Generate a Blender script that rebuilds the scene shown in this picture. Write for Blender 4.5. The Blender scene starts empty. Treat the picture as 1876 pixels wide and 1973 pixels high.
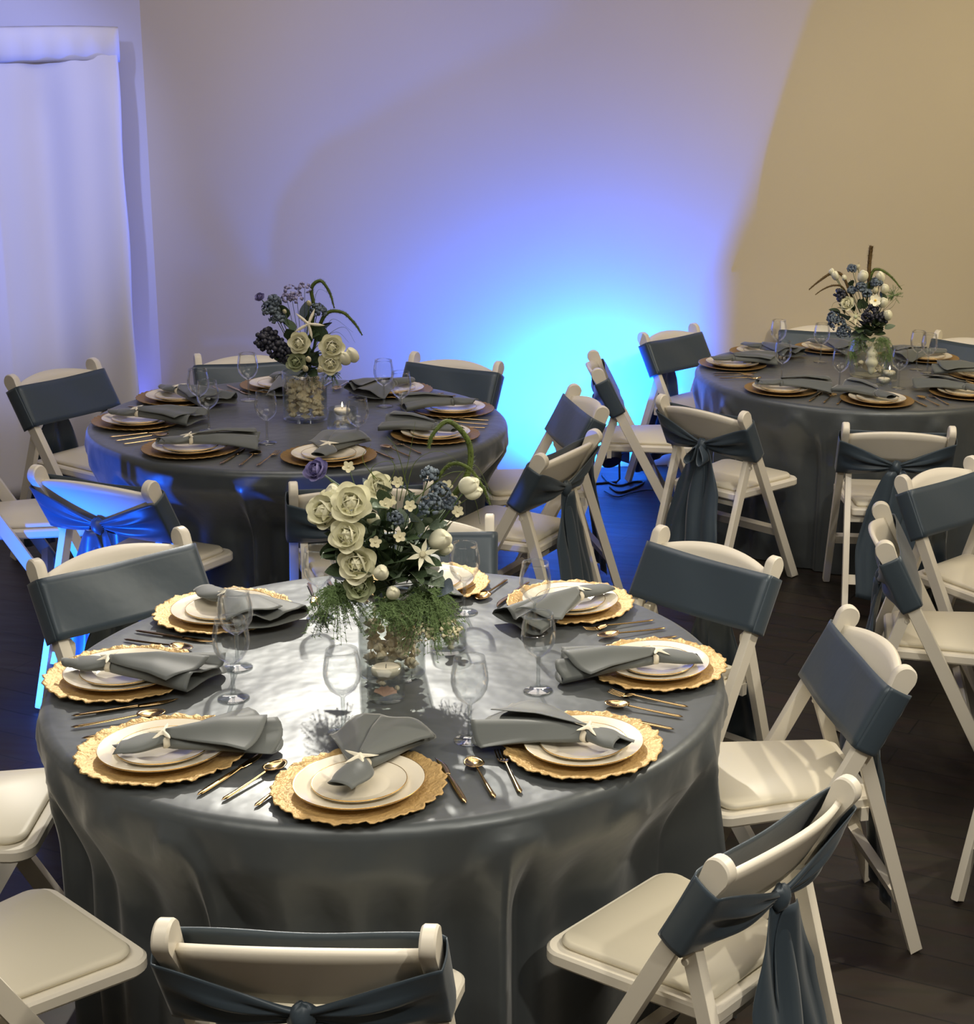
import bpy, math, random
from math import sin, cos, pi, radians, hypot, atan2, sqrt, exp
from mathutils import Vector, Matrix, noise
rnd = random.Random(7)
S = bpy.context.scene
COL = S.collection

# ---------------------------------------------------------------- camera
F, PITCH, ROLL, CAMZ, PCX, PCY = 3025.3, 0.2738, 0.052, 2.2153, 1506.7, 949.0
IW, IH = 1876, 1973
cp_, sp_ = cos(PITCH), sin(PITCH)
FW = Vector((0, cp_, -sp_)); U0 = Vector((0, sp_, cp_)); R0 = Vector((1, 0, 0))
CR = R0*cos(ROLL)+U0*sin(ROLL); CU = U0*cos(ROLL)-R0*sin(ROLL); CO = Vector((0, 0, CAMZ))
cam = bpy.data.cameras.new('camera'); camo = bpy.data.objects.new('camera', cam); COL.objects.link(camo)
camo.matrix_world = Matrix(((CR.x, CU.x, -FW.x, CO.x), (CR.y, CU.y, -FW.y, CO.y), (CR.z, CU.z, -FW.z, CO.z), (0, 0, 0, 1)))
cam.sensor_fit = 'HORIZONTAL'; cam.sensor_width = 36; cam.lens = F/IW*36
cam.shift_x = (IW/2-PCX)/IW; cam.shift_y = -(IH/2-PCY)/IW; cam.clip_start = .05
S.camera = camo
S.view_settings.view_transform = 'Standard'; S.view_settings.look = 'None'
S.view_settings.gamma = 1; S.view_settings.use_curve_mapping = False
S.view_settings.exposure = 0.0
S.cycles.use_denoising = True; S.cycles.transparent_max_bounces = 40; S.cycles.max_bounces = 8
S.cycles.caustics_reflective = False; S.cycles.caustics_refractive = False
S.cycles.sample_clamp_indirect = 4

# ---------------------------------------------------------------- world and lights
W = bpy.data.worlds.new('world'); S.world = W; W.use_nodes = True
W.node_tree.nodes['Background'].inputs[0].default_value = (1, .93, .82, 1)
W.node_tree.nodes['Background'].inputs[1].default_value = .05
CEIL = 3.7
def aim(o, loc, to):
    o.location = loc
    o.rotation_euler = (Vector(to)-Vector(loc)).to_track_quat('-Z', 'Y').to_euler()
def light(name, kind, loc, to, power, color, **kw):
    l = bpy.data.lights.new(name, kind); o = bpy.data.objects.new(name, l); COL.objects.link(o)
    l.energy = power; l.color = color
    for k, v in kw.items(): setattr(l, k, v)
    aim(o, loc, to); return o
WARM = (1, .86, .62); NEUT = (1, .92, .78)
# warm overhead fill over the room
light('overhead_fill_light', 'AREA', (-1.0, 1.2, 3.6), (-1.0, 1.2, 0), 95, NEUT, shape='RECTANGLE', size=4.0, size_y=2.0)
light('overhead_fill_light', 'AREA', (-1.3, 5.6, 3.6), (-1.3, 5.6, 0), 42, (1, .88, .76), shape='RECTANGLE', size=2.4, size_y=1.6)  # added to brighten the rear left table and the wall behind
light('overhead_fill_light', 'AREA', (1.8, 5.2, 3.6), (1.8, 5.2, 0), 50, WARM, shape='RECTANGLE', size=2.0, size_y=3.0)
# ceiling spots and added fill spots
light('spot_front_table', 'SPOT', (-2.0, 7.0, 3.35), (-.95, 3.3, .76), 610, (1, .94, .82), spot_size=radians(29), spot_blend=.6, shadow_soft_size=.04)
light('spot_from_right', 'SPOT', (2.3, 4.6, 3.5), (-.3, 3.3, .6), 300, (1, .9, .72), spot_size=radians(46), spot_blend=.7, shadow_soft_size=.06)
light('added_fill_behind_camera', 'SPOT', (1.6, .6, 3.5), (.2, 3.4, .3), 190, (1, .92, .78), spot_size=radians(56), spot_blend=.8, shadow_soft_size=.06)  # added fill from the camera side to lift skirts and chairs
light('added_fill_rear_right', 'SPOT', (1.3, 3.6, 3.5), (.5, 6.9, .4), 150, (1, .92, .8), spot_size=radians(40), spot_blend=.8, shadow_soft_size=.08)  # added fill to lift the near skirt of the rear right table
light('wall_wash', 'SPOT', (2.6, 5.6, 3.5), (1.6, 9.0, 1.6), 260, (1, .84, .5), spot_size=radians(95), spot_blend=1.0, shadow_soft_size=.2)
# blue uplights standing on the floor (their housings are built below)
UPL = (-.92, 7.88, .20)
light('uplight_lamp', 'SPOT', UPL, (-1.08, 8.18, .50), 470, (.003, .12, 1), spot_size=radians(168), spot_blend=.7, shadow_soft_size=.006)
UPL2 = (-2.72, 4.15, .16)
light('uplight_lamp', 'SPOT', UPL2, (-2.30, 5.0, .36), 260, (.01, .13, 1), spot_size=radians(64), spot_blend=.8, shadow_soft_size=.03)
UPL3 = (-3.13, 7.24, .16)
light('uplight_lamp', 'SPOT', UPL3, (-3.40, 7.42, .9), 20, (.10, .14, 1), spot_size=radians(80), spot_blend=.6, shadow_soft_size=.05)
light('added_violet_fill', 'SPOT', (-2.4, 2.8, 3.4), (-3.95, 7.0, 1.6), 600, (.31, .39, 1), spot_size=radians(29), spot_blend=.6, shadow_soft_size=.08)  # added unseen lamp that tints the curtain and angled wall
light('added_wall_fill', 'SPOT', (-2.6, 4.5, 3.4), (-1.1, 8.2, 1.5), 48, (1, .88, .80), spot_size=radians(66), spot_blend=1, shadow_soft_size=.2)  # added unseen warm fill for the back wall

# ---------------------------------------------------------------- helpers
def tag(o, label=None, cat=None, group=None, kind=None):
    if label: o['label'] = label
    if cat: o['category'] = cat
    if group: o['group'] = group
    if kind: o['kind'] = kind
    return o
def link(name, me, mat=None, parent=None, solid=0, M=None):
    o = bpy.data.objects.new(name, me); COL.objects.link(o)
    if mat and not me.materials: me.materials.append(mat)
    if parent: o.parent = parent
    if solid:
        m = o.modifiers.new('thickness', 'SOLIDIFY'); m.thickness = solid; m.offset = 0
    if M is not None: o.matrix_local = M
    return o
def empty(name, loc=(0, 0, 0), rz=0):
    o = bpy.data.objects.new(name, None); COL.objects.link(o); o.location = loc; o.rotation_euler = (0, 0, rz)
    o.empty_display_size = .05; return o
def kids(o): return list(o.children)
def copy_tree(o, parent=None, skip=()):
    c = o.copy(); COL.objects.link(c); c.parent = parent
    if parent: c.matrix_parent_inverse = o.matrix_parent_inverse
    for ch in kids(o):
        if not (skip and ch.name.startswith(skip)): copy_tree(ch, c, skip)
    return c
class MB:
    def __init__(s): s.v = []; s.f = []
    def add(s, vs, fs):
        n = len(s.v); s.v += [tuple(v) for v in vs]; s.f += [tuple(i+n for i in f) for f in fs]; return s
    def mesh(s, name, smooth=True, mat=None):
        me = bpy.data.meshes.new(name); me.from_pydata(s.v, [], s.f); me.update()
        if smooth: me.polygons.foreach_set('use_smooth', [True]*len(me.polygons))
        if smooth == 'auto': me.set_sharp_from_angle(angle=radians(35))
        if mat: me.materials.append(mat)
        return me
def box(mb, x0, x1, y0, y1, z0, z1, M=None):
    vs = [Vector(p) for p in ((x0,y0,z0),(x1,y0,z0),(x1,y1,z0),(x0,y1,z0),(x0,y0,z1),(x1,y0,z1),(x1,y1,z1),(x0,y1,z1))]
    if M is not None: vs = [M@v for v in vs]
    mb.add(vs, [(0,3,2,1),(4,5,6,7),(0,1,5,4),(1,2,6,5),(2,3,7,6),(3,0,4,7)]); return mb
def lathe(mb, prof, n=32, closed=False, M=None):
    vs = []; fs = []; m = len(prof)
    for i in range(n):
        a = 2*pi*i/n
        for r, z in prof:
            v = Vector((r*cos(a), r*sin(a), z)); vs.append(M@v if M is not None else v)
    for i in range(n):
        j = (i+1) % n
        for k in range(m-1 if not closed else m):
            l = (k+1) % m
            if prof[k][0] < 1e-6 and prof[l][0] < 1e-6: continue
            if prof[k][0] < 1e-6: fs.append((i*m+k, j*m+l, i*m+l))
            elif prof[l][0] < 1e-6: fs.append((i*m+k, j*m+k, i*m+l))
            else: fs.append((i*m+k, j*m+k, j*m+l, i*m+l))
    mb.add(vs, fs); return mb
def prism(mb, poly, M, t, bev=0):
    """closed 2D polygon (a,b) extruded by t along the local x of M: local point (x, a, b); rim bevelled by bev"""
    n = len(poly); cx = sum(p[0] for p in poly)/n; cy = sum(p[1] for p in poly)/n
    def inset(p, d):
        L = hypot(p[0]-cx, p[1]-cy) or 1; return (p[0]-(p[0]-cx)/L*d, p[1]-(p[1]-cy)/L*d)
    lay = [(-t/2, bev), (-t/2+bev, 0), (t/2-bev, 0), (t/2, bev)] if bev else [(-t/2, 0), (t/2, 0)]
    vs = []
    for x, d in lay:
        for p in poly:
            q = inset(p, d) if d else p
            vs.append(M@Vector((x, q[0], q[1])))
    fs = [tuple(range(n-1, -1, -1)), tuple((len(lay)-1)*n+i for i in range(n))]
    for k in range(len(lay)-1):
        for i in range(n):
            j = (i+1) % n; fs.append((k*n+i, k*n+j, (k+1)*n+j, (k+1)*n+i))
    mb.add(vs, fs); return mb
def tube(mb, pts, rad, n=8, cap=True):
    pts = [Vector(p) for p in pts]; m = len(pts)
    if not hasattr(rad, '__len__'): rad = [rad]*m
    vs = []; fs = []; ref = None
    for i, p in enumerate(pts):
        t = (pts[min(i+1, m-1)]-pts[max(i-1, 0)]).normalized()
        if ref is None: ref = t.orthogonal().normalized()
        ref = (ref-t*ref.dot(t)).normalized(); b = t.cross(ref)
        for k in range(n):
            a = 2*pi*k/n; vs.append(p+(ref*cos(a)+b*sin(a))*rad[i])
    for i in range(m-1):
        for k in range(n):
            l = (k+1) % n; fs.append((i*n+k, i*n+l, (i+1)*n+l, (i+1)*n+k))
    if cap: fs += [tuple(range(n-1, -1, -1)), tuple((m-1)*n+k for k in range(n))]
    mb.add(vs, fs); return mb
def sheet(mb, fn, nu, nv, close=False):
    vs = [fn(i/(nu-1) if not close else i/nu, j/(nv-1)) for i in range(nu) for j in range(nv)]
    fs = []
    for i in range(nu if close else nu-1):
        k = (i+1) % nu
        for j in range(nv-1): fs.append((i*nv+j, k*nv+j, k*nv+j+1, i*nv+j+1))
    mb.add(vs, fs); return mb
def bez(pts, n):
    """smooth curve through the points (Catmull-Rom)"""
    P = [Vector(p) for p in pts]; P = [P[0]*2-P[1]]+P+[P[-1]*2-P[-2]]; out = []; k = len(P)-3
    for i in range(n):
        t = i/(n-1)*k; a = min(int(t), k-1); t -= a; p0, p1, p2, p3 = P[a:a+4]
        out.append(.5*((2*p1)+(p2-p0)*t+(2*p0-5*p1+4*p2-p3)*t*t+(3*p1-p0-3*p2+p3)*t**3))
    return out
def T(x, y, z): return Matrix.Translation((x, y, z))
def RX(a): return Matrix.Rotation(a, 4, 'X')
def RY(a): return Matrix.Rotation(a, 4, 'Y')
def RZ(a): return Matrix.Rotation(a, 4, 'Z')
def SC(s): return Matrix.Scale(s, 4)
def at(px, py, c, d=0):
    """the point seen at pixel (px, py) on the upright plane through c that faces the camera, d metres nearer"""
    ray = FW+CR*((px-PCX)/F)-CU*((py-PCY)/F)
    n = Vector((c[0], c[1], 0)).normalized(); t = (Vector((c[0], c[1], 0)).dot(n)-d)/ray.dot(n)
    return CO+ray*t
def on(px, py, z):
    ray = FW+CR*((px-PCX)/F)-CU*((py-PCY)/F); return CO+ray*((z-CAMZ)/ray.z)

# ---------------------------------------------------------------- materials
def s2l(c): return tuple(((x/255+.055)/1.055)**2.4 if x/255 > .04045 else x/255/12.92 for x in c)
def mat(name, rgb, rough=.5, metal=0, bump=None, var=None, spec=.5, sheen=0, aniso=0, sss=0, emis=None, coat=0, stretch=(1,1,1)):
    m = bpy.data.materials.new(name); m.use_nodes = True; nt = m.node_tree; b = nt.nodes['Principled BSDF']
    c = s2l(rgb)+(1,)
    b.inputs['Base Color'].default_value = c; b.inputs['Roughness'].default_value = rough
    b.inputs['Metallic'].default_value = metal; b.inputs['Specular IOR Level'].default_value = spec
    if sheen: b.inputs['Sheen Weight'].default_value = sheen; b.inputs['Sheen Roughness'].default_value = .4
    if sss: b.inputs['Subsurface Weight'].default_value = sss; b.inputs['Subsurface Scale'].default_value = .01; b.inputs['Subsurface Radius'].default_value = (1, .9, .6)
    if coat: b.inputs['Coat Weight'].default_value = coat; b.inputs['Coat Roughness'].default_value = .15
    if emis: b.inputs['Emission Color'].default_value = emis[0]+(1,); b.inputs['Emission Strength'].default_value = emis[1]
    tc = nt.nodes.new('ShaderNodeTexCoord'); mp = nt.nodes.new('ShaderNodeMapping'); mp.inputs['Scale'].default_value = stretch
    nt.links.new(tc.outputs['Object'], mp.inputs['Vector'])
    if var:
        n = nt.nodes.new('ShaderNodeTexNoise'); n.inputs['Scale'].default_value = var[0]; n.inputs['Detail'].default_value = 4
        nt.links.new(mp.outputs['Vector'], n.inputs['Vector'])
        mx = nt.nodes.new('ShaderNodeMix'); mx.data_type = 'RGBA'
        r = nt.nodes.new('ShaderNodeMapRange'); r.inputs[1].default_value = .35; r.inputs[2].default_value = .65
        nt.links.new(n.outputs['Fac'], r.inputs[0]); nt.links.new(r.outputs[0], mx.inputs['Factor'])
        mx.inputs[6].default_value = c; mx.inputs[7].default_value = s2l(var[1])+(1,)
        nt.links.new(mx.outputs[2], b.inputs['Base Color'])
    if bump:
        n = nt.nodes.new('ShaderNodeTexNoise'); n.inputs['Scale'].default_value = bump[0]; n.inputs['Detail'].default_value = 3
        nt.links.new(mp.outputs['Vector'], n.inputs['Vector'])
        bp = nt.nodes.new('ShaderNodeBump'); bp.inputs['Strength'].default_value = bump[1]; bp.inputs['Distance'].default_value = bump[2]
        nt.links.new(n.outputs['Fac'], bp.inputs['Height']); nt.links.new(bp.outputs['Normal'], b.inputs['Normal'])
    return m
def glassmat(name, tint=(.97, .98, .98), f=.06, rough=.02):
    m = bpy.data.materials.new(name); m.use_nodes = True; nt = m.node_tree; nt.nodes.clear()
    o = nt.nodes.new('ShaderNodeOutputMaterial'); t = nt.nodes.new('ShaderNodeBsdfTransparent'); t.inputs[0].default_value = tint+(1,)
    g = nt.nodes.new('ShaderNodeBsdfGlossy'); g.inputs['Roughness'].default_value = rough; g.inputs[0].default_value = (.95, .96, 1, 1)
    lw = nt.nodes.new('ShaderNodeLayerWeight'); lw.inputs['Blend'].default_value = .22
    mr = nt.nodes.new('ShaderNodeMapRange'); mr.inputs[3].default_value = f; mr.inputs[4].default_value = .45
    nt.links.new(lw.outputs['Fresnel'], mr.inputs[0])
    mx = nt.nodes.new('ShaderNodeMixShader'); nt.links.new(mr.outputs[0], mx.inputs[0])
    nt.links.new(t.outputs[0], mx.inputs[1]); nt.links.new(g.outputs[0], mx.inputs[2]); nt.links.new(mx.outputs[0], o.inputs[0])
    return m
M_WALL = mat('wall_paint', (206, 196, 178), .75, bump=(60, .08, .002), var=(.5, (200, 190, 173)))
M_WALL2 = mat('pale_wall_paint', (208, 204, 205), .7, bump=(60, .08, .002))
M_CEIL = mat('ceiling_paint', (150, 145, 138), .9)
M_CLOTH = mat('steel_blue_satin', (84, 90, 94), .38, metal=.3, bump=(6, .24, .03), spec=.6, sheen=.3)
M_NAP = mat('grey_blue_napkin', (97, 102, 102), .55, bump=(500, .15, .0006), spec=.35, sheen=.4)
M_SASH = mat('slate_blue_satin_sash', (66, 79, 91), .40, metal=.15, bump=(14, .12, .01), spec=.5, sheen=.2)
M_WOOD = mat('white_painted_wood', (232, 226, 212), .4, bump=(90, .03, .001))
M_VINYL = mat('ivory_vinyl', (226, 219, 199), .45, bump=(220, .06, .0008))
M_GOLD = mat('gold_leaf_finish', (190, 158, 106), .5, metal=.4, bump=(110, 1, .004), var=(60, (204, 172, 116)))
M_GOLD2 = mat('antique_gold', (176, 142, 88), .42, metal=.7, bump=(120, .4, .003))
M_CUT = mat('champagne_gold_cutlery', (208, 178, 128), .16, metal=1)
M_RIM = mat('gold_rim', (214, 172, 98), .25, metal=.9)
M_PLATE = mat('cream_china', (238, 230, 212), .16, spec=.6, coat=.4)
M_STAR = mat('bleached_starfish', (236, 230, 212), .8, bump=(400, .5, .001))
M_RING = mat('ivory_ring', (225, 218, 200), .5)
M_GLASS = glassmat('clear_glass', (.985, .99, .99), .015); M_GLASS2 = glassmat('thick_clear_glass', (.90, .92, .92), .16, .05); M_GLASSV = glassmat('vase_glass', (.95, .965, .95), .03)
M_SHELL = mat('seashell', (250, 242, 222), .45, var=(60, (236, 216, 184)), bump=(80, .3, .002))
M_PINK = mat('pink_shell', (214, 160, 138), .4, var=(80, (230, 190, 170)))
M_WAX = mat('white_wax', (240, 234, 214), .5)
M_FLAME = mat('flame', (255, 220, 150), .5, emis=((1, .78, .4), 9))
M_PETAL = mat('ivory_petal', (244, 243, 218), .75, spec=.2, var=(25, (240, 238, 215)))
M_PETALG = mat('pale_green_petal', (190, 200, 164), .75, spec=.2, var=(30, (200, 206, 172)))
M_PURP = mat('purple_petal', (128, 122, 176), .7, var=(40, (146, 140, 190)))
M_LILAC = mat('lilac_petal', (150, 146, 186), .6)
M_BLUEG = mat('dusty_blue_petal', (110, 124, 136), .7, var=(40, (82, 94, 112)))
M_NAVY = mat('navy_berry', (46, 48, 62), .45)
M_LEAF = mat('dark_green_leaf', (58, 78, 56), .5, var=(20, (84, 102, 74)))
M_LEAF2 = mat('dusty_green_leaf', (104, 124, 108), .6, var=(20, (130, 144, 126)))
M_STEM = mat('green_stem', (70, 92, 50), .6)
M_FOX = mat('green_foxtail', (92, 110, 44), .7, var=(60, (70, 84, 36)))
M_BROWN = mat('brown_cattail', (92, 72, 38), .8)
M_MOSS = mat('moss_green', (112, 138, 88), .8)
M_PALE = mat('pale_gypsophila', (214, 208, 176), .7)
M_YEL = mat('yellow_centre', (232, 190, 80), .6)
M_BLACK = mat('black_plastic', (22, 22, 26), .5)
M_CURT = mat('white_voile', (226, 224, 232), .7, bump=(300, .1, .001))
M_STEEL = mat('grey_steel', (120, 122, 126), .4, metal=.8)
M_LED = mat('blue_led_lens', (20, 60, 255), .3, emis=((.05, .3, 1), 6))
M_TABLE = mat('plywood_tabletop', (150, 120, 84), .6)
def floormat():
    m = bpy.data.materials.new('dark_plank_floor'); m.use_nodes = True; nt = m.node_tree; b = nt.nodes['Principled BSDF']
    tc = nt.nodes.new('ShaderNodeTexCoord'); mp = nt.nodes.new('ShaderNodeMapping'); mp.inputs['Rotation'].default_value = (0, 0, .34)
    nt.links.new(tc.outputs['Object'], mp.inputs['Vector'])
    br = nt.nodes.new('ShaderNodeTexBrick'); br.inputs['Scale'].default_value = 1; br.inputs['Brick Width'].default_value = 1.2; br.inputs['Row Height'].default_value = .13
    br.inputs['Mortar Size'].default_value = .003
    br.inputs['Color1'].default_value = s2l((54, 45, 38))+(1,); br.inputs['Color2'].default_value = s2l((44, 37, 32))+(1,); br.inputs['Mortar'].default_value = s2l((20, 17, 15))+(1,)
    nt.links.new(mp.outputs[0], br.inputs['Vector'])
    n = nt.nodes.new('ShaderNodeTexNoise'); n.inputs['Scale'].default_value = 3; n.inputs['Detail'].default_value = 8
    m2 = nt.nodes.new('ShaderNodeMapping'); m2.inputs['Rotation'].default_value = (0, 0, .34); m2.inputs['Scale'].default_value = (1, 9, 1)
    nt.links.new(tc.outputs['Object'], m2.inputs['Vector']); nt.links.new(m2.outputs[0], n.inputs['Vector'])
    mx = nt.nodes.new('ShaderNodeMix'); mx.data_type = 'RGBA'; mx.blend_type = 'MULTIPLY'; mx.inputs['Factor'].default_value = .6
    nt.links.new(br.outputs['Color'], mx.inputs[6]); nt.links.new(n.outputs['Color'], mx.inputs[7]); nt.links.new(mx.outputs[2], b.inputs['Base Color'])
    r = nt.nodes.new('ShaderNodeMapRange'); r.inputs[3].default_value = .35; r.inputs[4].default_value = .6
    nt.links.new(n.outputs['Fac'], r.inputs[0]); nt.links.new(r.outputs[0], b.inputs['Roughness'])
    bp = nt.nodes.new('ShaderNodeBump'); bp.inputs['Strength'].default_value = .4; bp.inputs['Distance'].default_value = .002
    nt.links.new(br.outputs['Fac'], bp.inputs['Height']); bp.invert = True; nt.links.new(bp.outputs[0], b.inputs['Normal'])
    return m
M_FLOOR = floormat()

# ---------------------------------------------------------------- the room
CORN = Vector((-3.045, 7.463, 0)); DR = Vector((1, .36, 0)).normalized(); DL = Vector((-.9, -.44, 0)).normalized()
RB = CORN+DR*6.6; LB = CORN+DL*2.6
X0, X1, Y0 = LB.x-.0, RB.x, -2.5
def slab(name, a, b, z0, z1, th, m, out):
    a = Vector(a); b = Vector(b); n = Vector(out).normalized()*th
    vs = [a, b, b+n, a+n]; mb = MB()
    mb.add([Vector((p.x, p.y, z)) for z in (z0, z1) for p in vs], [(0,3,2,1),(4,5,6,7),(0,1,5,4),(1,2,6,5),(2,3,7,6),(3,0,4,7)])
    return tag(link(name, mb.mesh(name, False), m), kind='structure')
slab('wall_back', CORN, RB, 0, CEIL, .12, M_WALL, (-DR.y, DR.x, 0))
slab('wall_left_angled', LB, CORN, 0, CEIL, .12, M_WALL2, (DL.y, -DL.x, 0))
slab('wall_right', (RB.x, Y0, 0), RB, 0, CEIL, .12, M_WALL, (1, 0, 0))
slab('wall_left', (LB.x, Y0, 0), LB, 0, CEIL, .12, M_WALL, (-1, 0, 0))
slab('wall_front', (LB.x, Y0, 0), (RB.x, Y0, 0), 0, CEIL, .12, M_WALL, (0, -1, 0))
mb = MB(); box(mb, LB.x-.2, RB.x+.2, Y0-.2, RB.y+.2, -.12, 0); tag(link('floor', mb.mesh('floor', False), M_FLOOR), kind='structure')
mb = MB(); box(mb, LB.x-.2, RB.x+.2, Y0-.2, RB.y+.2, CEIL, CEIL+.12); tag(link('ceiling', mb.mesh('ceiling', False), M_CEIL), kind='structure')

# ---------------------------------------------------------------- curtain on a pipe frame
def curtain():
    root = empty('curtain_backdrop', (0, 0, 0))
    tag(root, 'sheer white draped backdrop on a pipe frame against the left wall', 'curtain')
    nrm = Vector((-DL.y, DL.x, 0)); nrm = nrm if nrm.y < 0 else -nrm
    # right edge of the cloth as the photograph shows it
    e = CORN+nrm*.22
    ray = FW+CR*((243-PCX)/F)-CU*((400-PCY)/F)
    # solve CO+ray*t = e + DL*s in plan
    det = ray.x*(-DL.y)+DL.x*ray.y; t = ((e.x-CO.x)*(-DL.y)+DL.x*(e.y-CO.y))/det
    A = Vector((CO.x+ray.x*t, CO.y+ray.y*t, 0)); L = 1.55; H = 2.15
    def fn(u, v):
        x = u*L; w = .045*sin(x*9+.8*sin(x*4)+1)+.012*sin(x*31+1.3)
        sag = .03*(1-cos(2*pi*min(1, x/1.4)))*.5
        z = .03+v*(H-.03-sag*1.0)
        k = .25+.75*min(1, (1-v)*6)
        edge = .004*sin(z*9)
        p = A+DL*(x+edge*(1 if u == 0 else 0))+nrm*(w*k); return Vector((p.x, p.y, z))
    mb = MB(); sheet(mb, fn, 150, 30); link('drape', mb.mesh('drape'), M_CURT, root, .003)
    def fp(u, v):
        a = v*2*pi; x = -.012+u*(L+.02); sag = .03*(1-cos(2*pi*min(1, max(0, x)/1.4)))*.5
        zz = H-sag-.055+.075*cos(a)*(1 if cos(a) > 0 else 1.0); p = A+DL*x+nrm*(.0+.03*sin(a)+.004*sin(x*60)); return Vector((p.x, p.y, zz))
    mb = MB(); sheet(mb, fp, 70, 13); link('rod_pocket', mb.mesh('rod_pocket'), M_CURT, root, .002)
    mb = MB(); tube(mb, [A+DL*.0+Vector((0, 0, H-.05)), A+DL*L+Vector((0, 0, H-.05))], .018, 10); link('crossbar', mb.mesh('crossbar'), M_STEEL, root)
    mb = MB(); q = A+DL*.06-nrm*.06; tube(mb, [q+Vector((0, 0, .01)), q+Vector((0, 0, H-.04))], .02, 10)
    q2 = A+DL*(L-.06)-nrm*.06; tube(mb, [q2+Vector((0, 0, .01)), q2+Vector((0, 0, H-.04))], .02, 10); link('upright_pole', mb.mesh('upright_pole'), M_STEEL, root)
    for c in (q, q2):
        mb = MB(); lathe(mb, [(0, 0), (.11, 0), (.11, .008), (0, .012)], 20, M=T(c.x, c.y, 0)); link('base_plate', mb.mesh('base_plate', 'auto'), M_STEEL, root)
    return root
curtain()

# ---------------------------------------------------------------- uplights
def uplight(loc, to, label):
    p = Vector(loc); root = empty('led_uplight', (p.x, p.y, 0)); tag(root, label, 'light')
    d = (Vector(to)-p).normalized(); q = d.to_track_quat('Z', 'Y').to_matrix().to_4x4()
    M = T(0, 0, p.z)@q
    mb = MB(); lathe(mb, [(0, -.10), (.05, -.10), (.062, -.07), (.062, -.012), (.058, -.012), (.058, -.03), (0, -.03)], 24, M=M); link('housing', mb.mesh('housing', 'auto'), M_BLACK, root)
    mb = MB(); lathe(mb, [(0, -.028), (.055, -.028), (.055, -.022), (0, -.018)], 20, M=M); link('lens', mb.mesh('lens', 'auto'), M_LED, root)
    sd = Vector((d.y, -d.x, 0)).normalized(); mb = MB(); pts = [sd*.07+Vector((0, 0, p.z-.05)), sd*.075+Vector((0, 0, .02)), sd*.06+Vector((0, 0, .006)), -sd*.06+Vector((0, 0, .006)), -sd*.075+Vector((0, 0, .02)), -sd*.07+Vector((0, 0, p.z-.05))]
    tube(mb, pts, .006, 6); link('yoke', mb.mesh('yoke'), M_BLACK, root)
    return root
uplight(UPL, (-1.08, 8.18, .50), 'small black floor uplight glowing blue at the foot of the back wall')
uplight(UPL2, (-2.2, 5.0, .5), 'small black floor uplight left of the front table')
uplight(UPL3, (-3.22, 7.36, 1.2), 'small black floor uplight beside the curtain')
def flag():  # added plate that blocks the uplight to shape its edge on the wall
    root = [o for o in bpy.data.objects if o.name == 'led_uplight'][0]
    D = Vector((.69, .72, 0)).normalized(); Rr = Vector((D.y, -D.x, 0)); P = [(-.002, .12), (.10, .12), (.10, .325), (.09, .335), (.028, .335), (.012, .3195), (.006, .299), (0, .284)]
    mb = MB(); M = Matrix(((D.x, Rr.x, 0, 0), (D.y, Rr.y, 0, 0), (0, 0, 1, 0), (0, 0, 0, 1)))@T(.07, 0, 0); prism(mb, P, M, .002)
    link('added_light_blocker', mb.mesh('added_light_blocker', False), M_BLACK, root)
    mb = MB(); tube(mb, [D*.07+Rr*.05+Vector((0, 0, .16)), Rr*.055+Vector((0, 0, .15))], .003, 5); link('light_blocker_arm', mb.mesh('light_blocker_arm'), M_BLACK, root)
flag()
def cable(pts, r, label):
    mb = MB(); tube(mb, bez(pts, 40), r, 6); tag(link('power_cable', mb.mesh('power_cable'), M_BLACK), label, 'cable')
cable([on(1175, 938, .006), on(1192, 948, .006), on(1215, 943, .006), on(1240, 930, .006), on(1222, 928, .006), on(1196, 935, .006), on(1175, 930, .006), on(1160, 915, .006)], .006, 'black power cable looped on the blue-lit floor by the uplight')
cable([on(1164, 946, .006), on(1188, 957, .006), on(1215, 950, .006), on(1250, 944, .006), on(1290, 950, .006)], .004, 'thin black cable on the floor in front of the looped cable')

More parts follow.
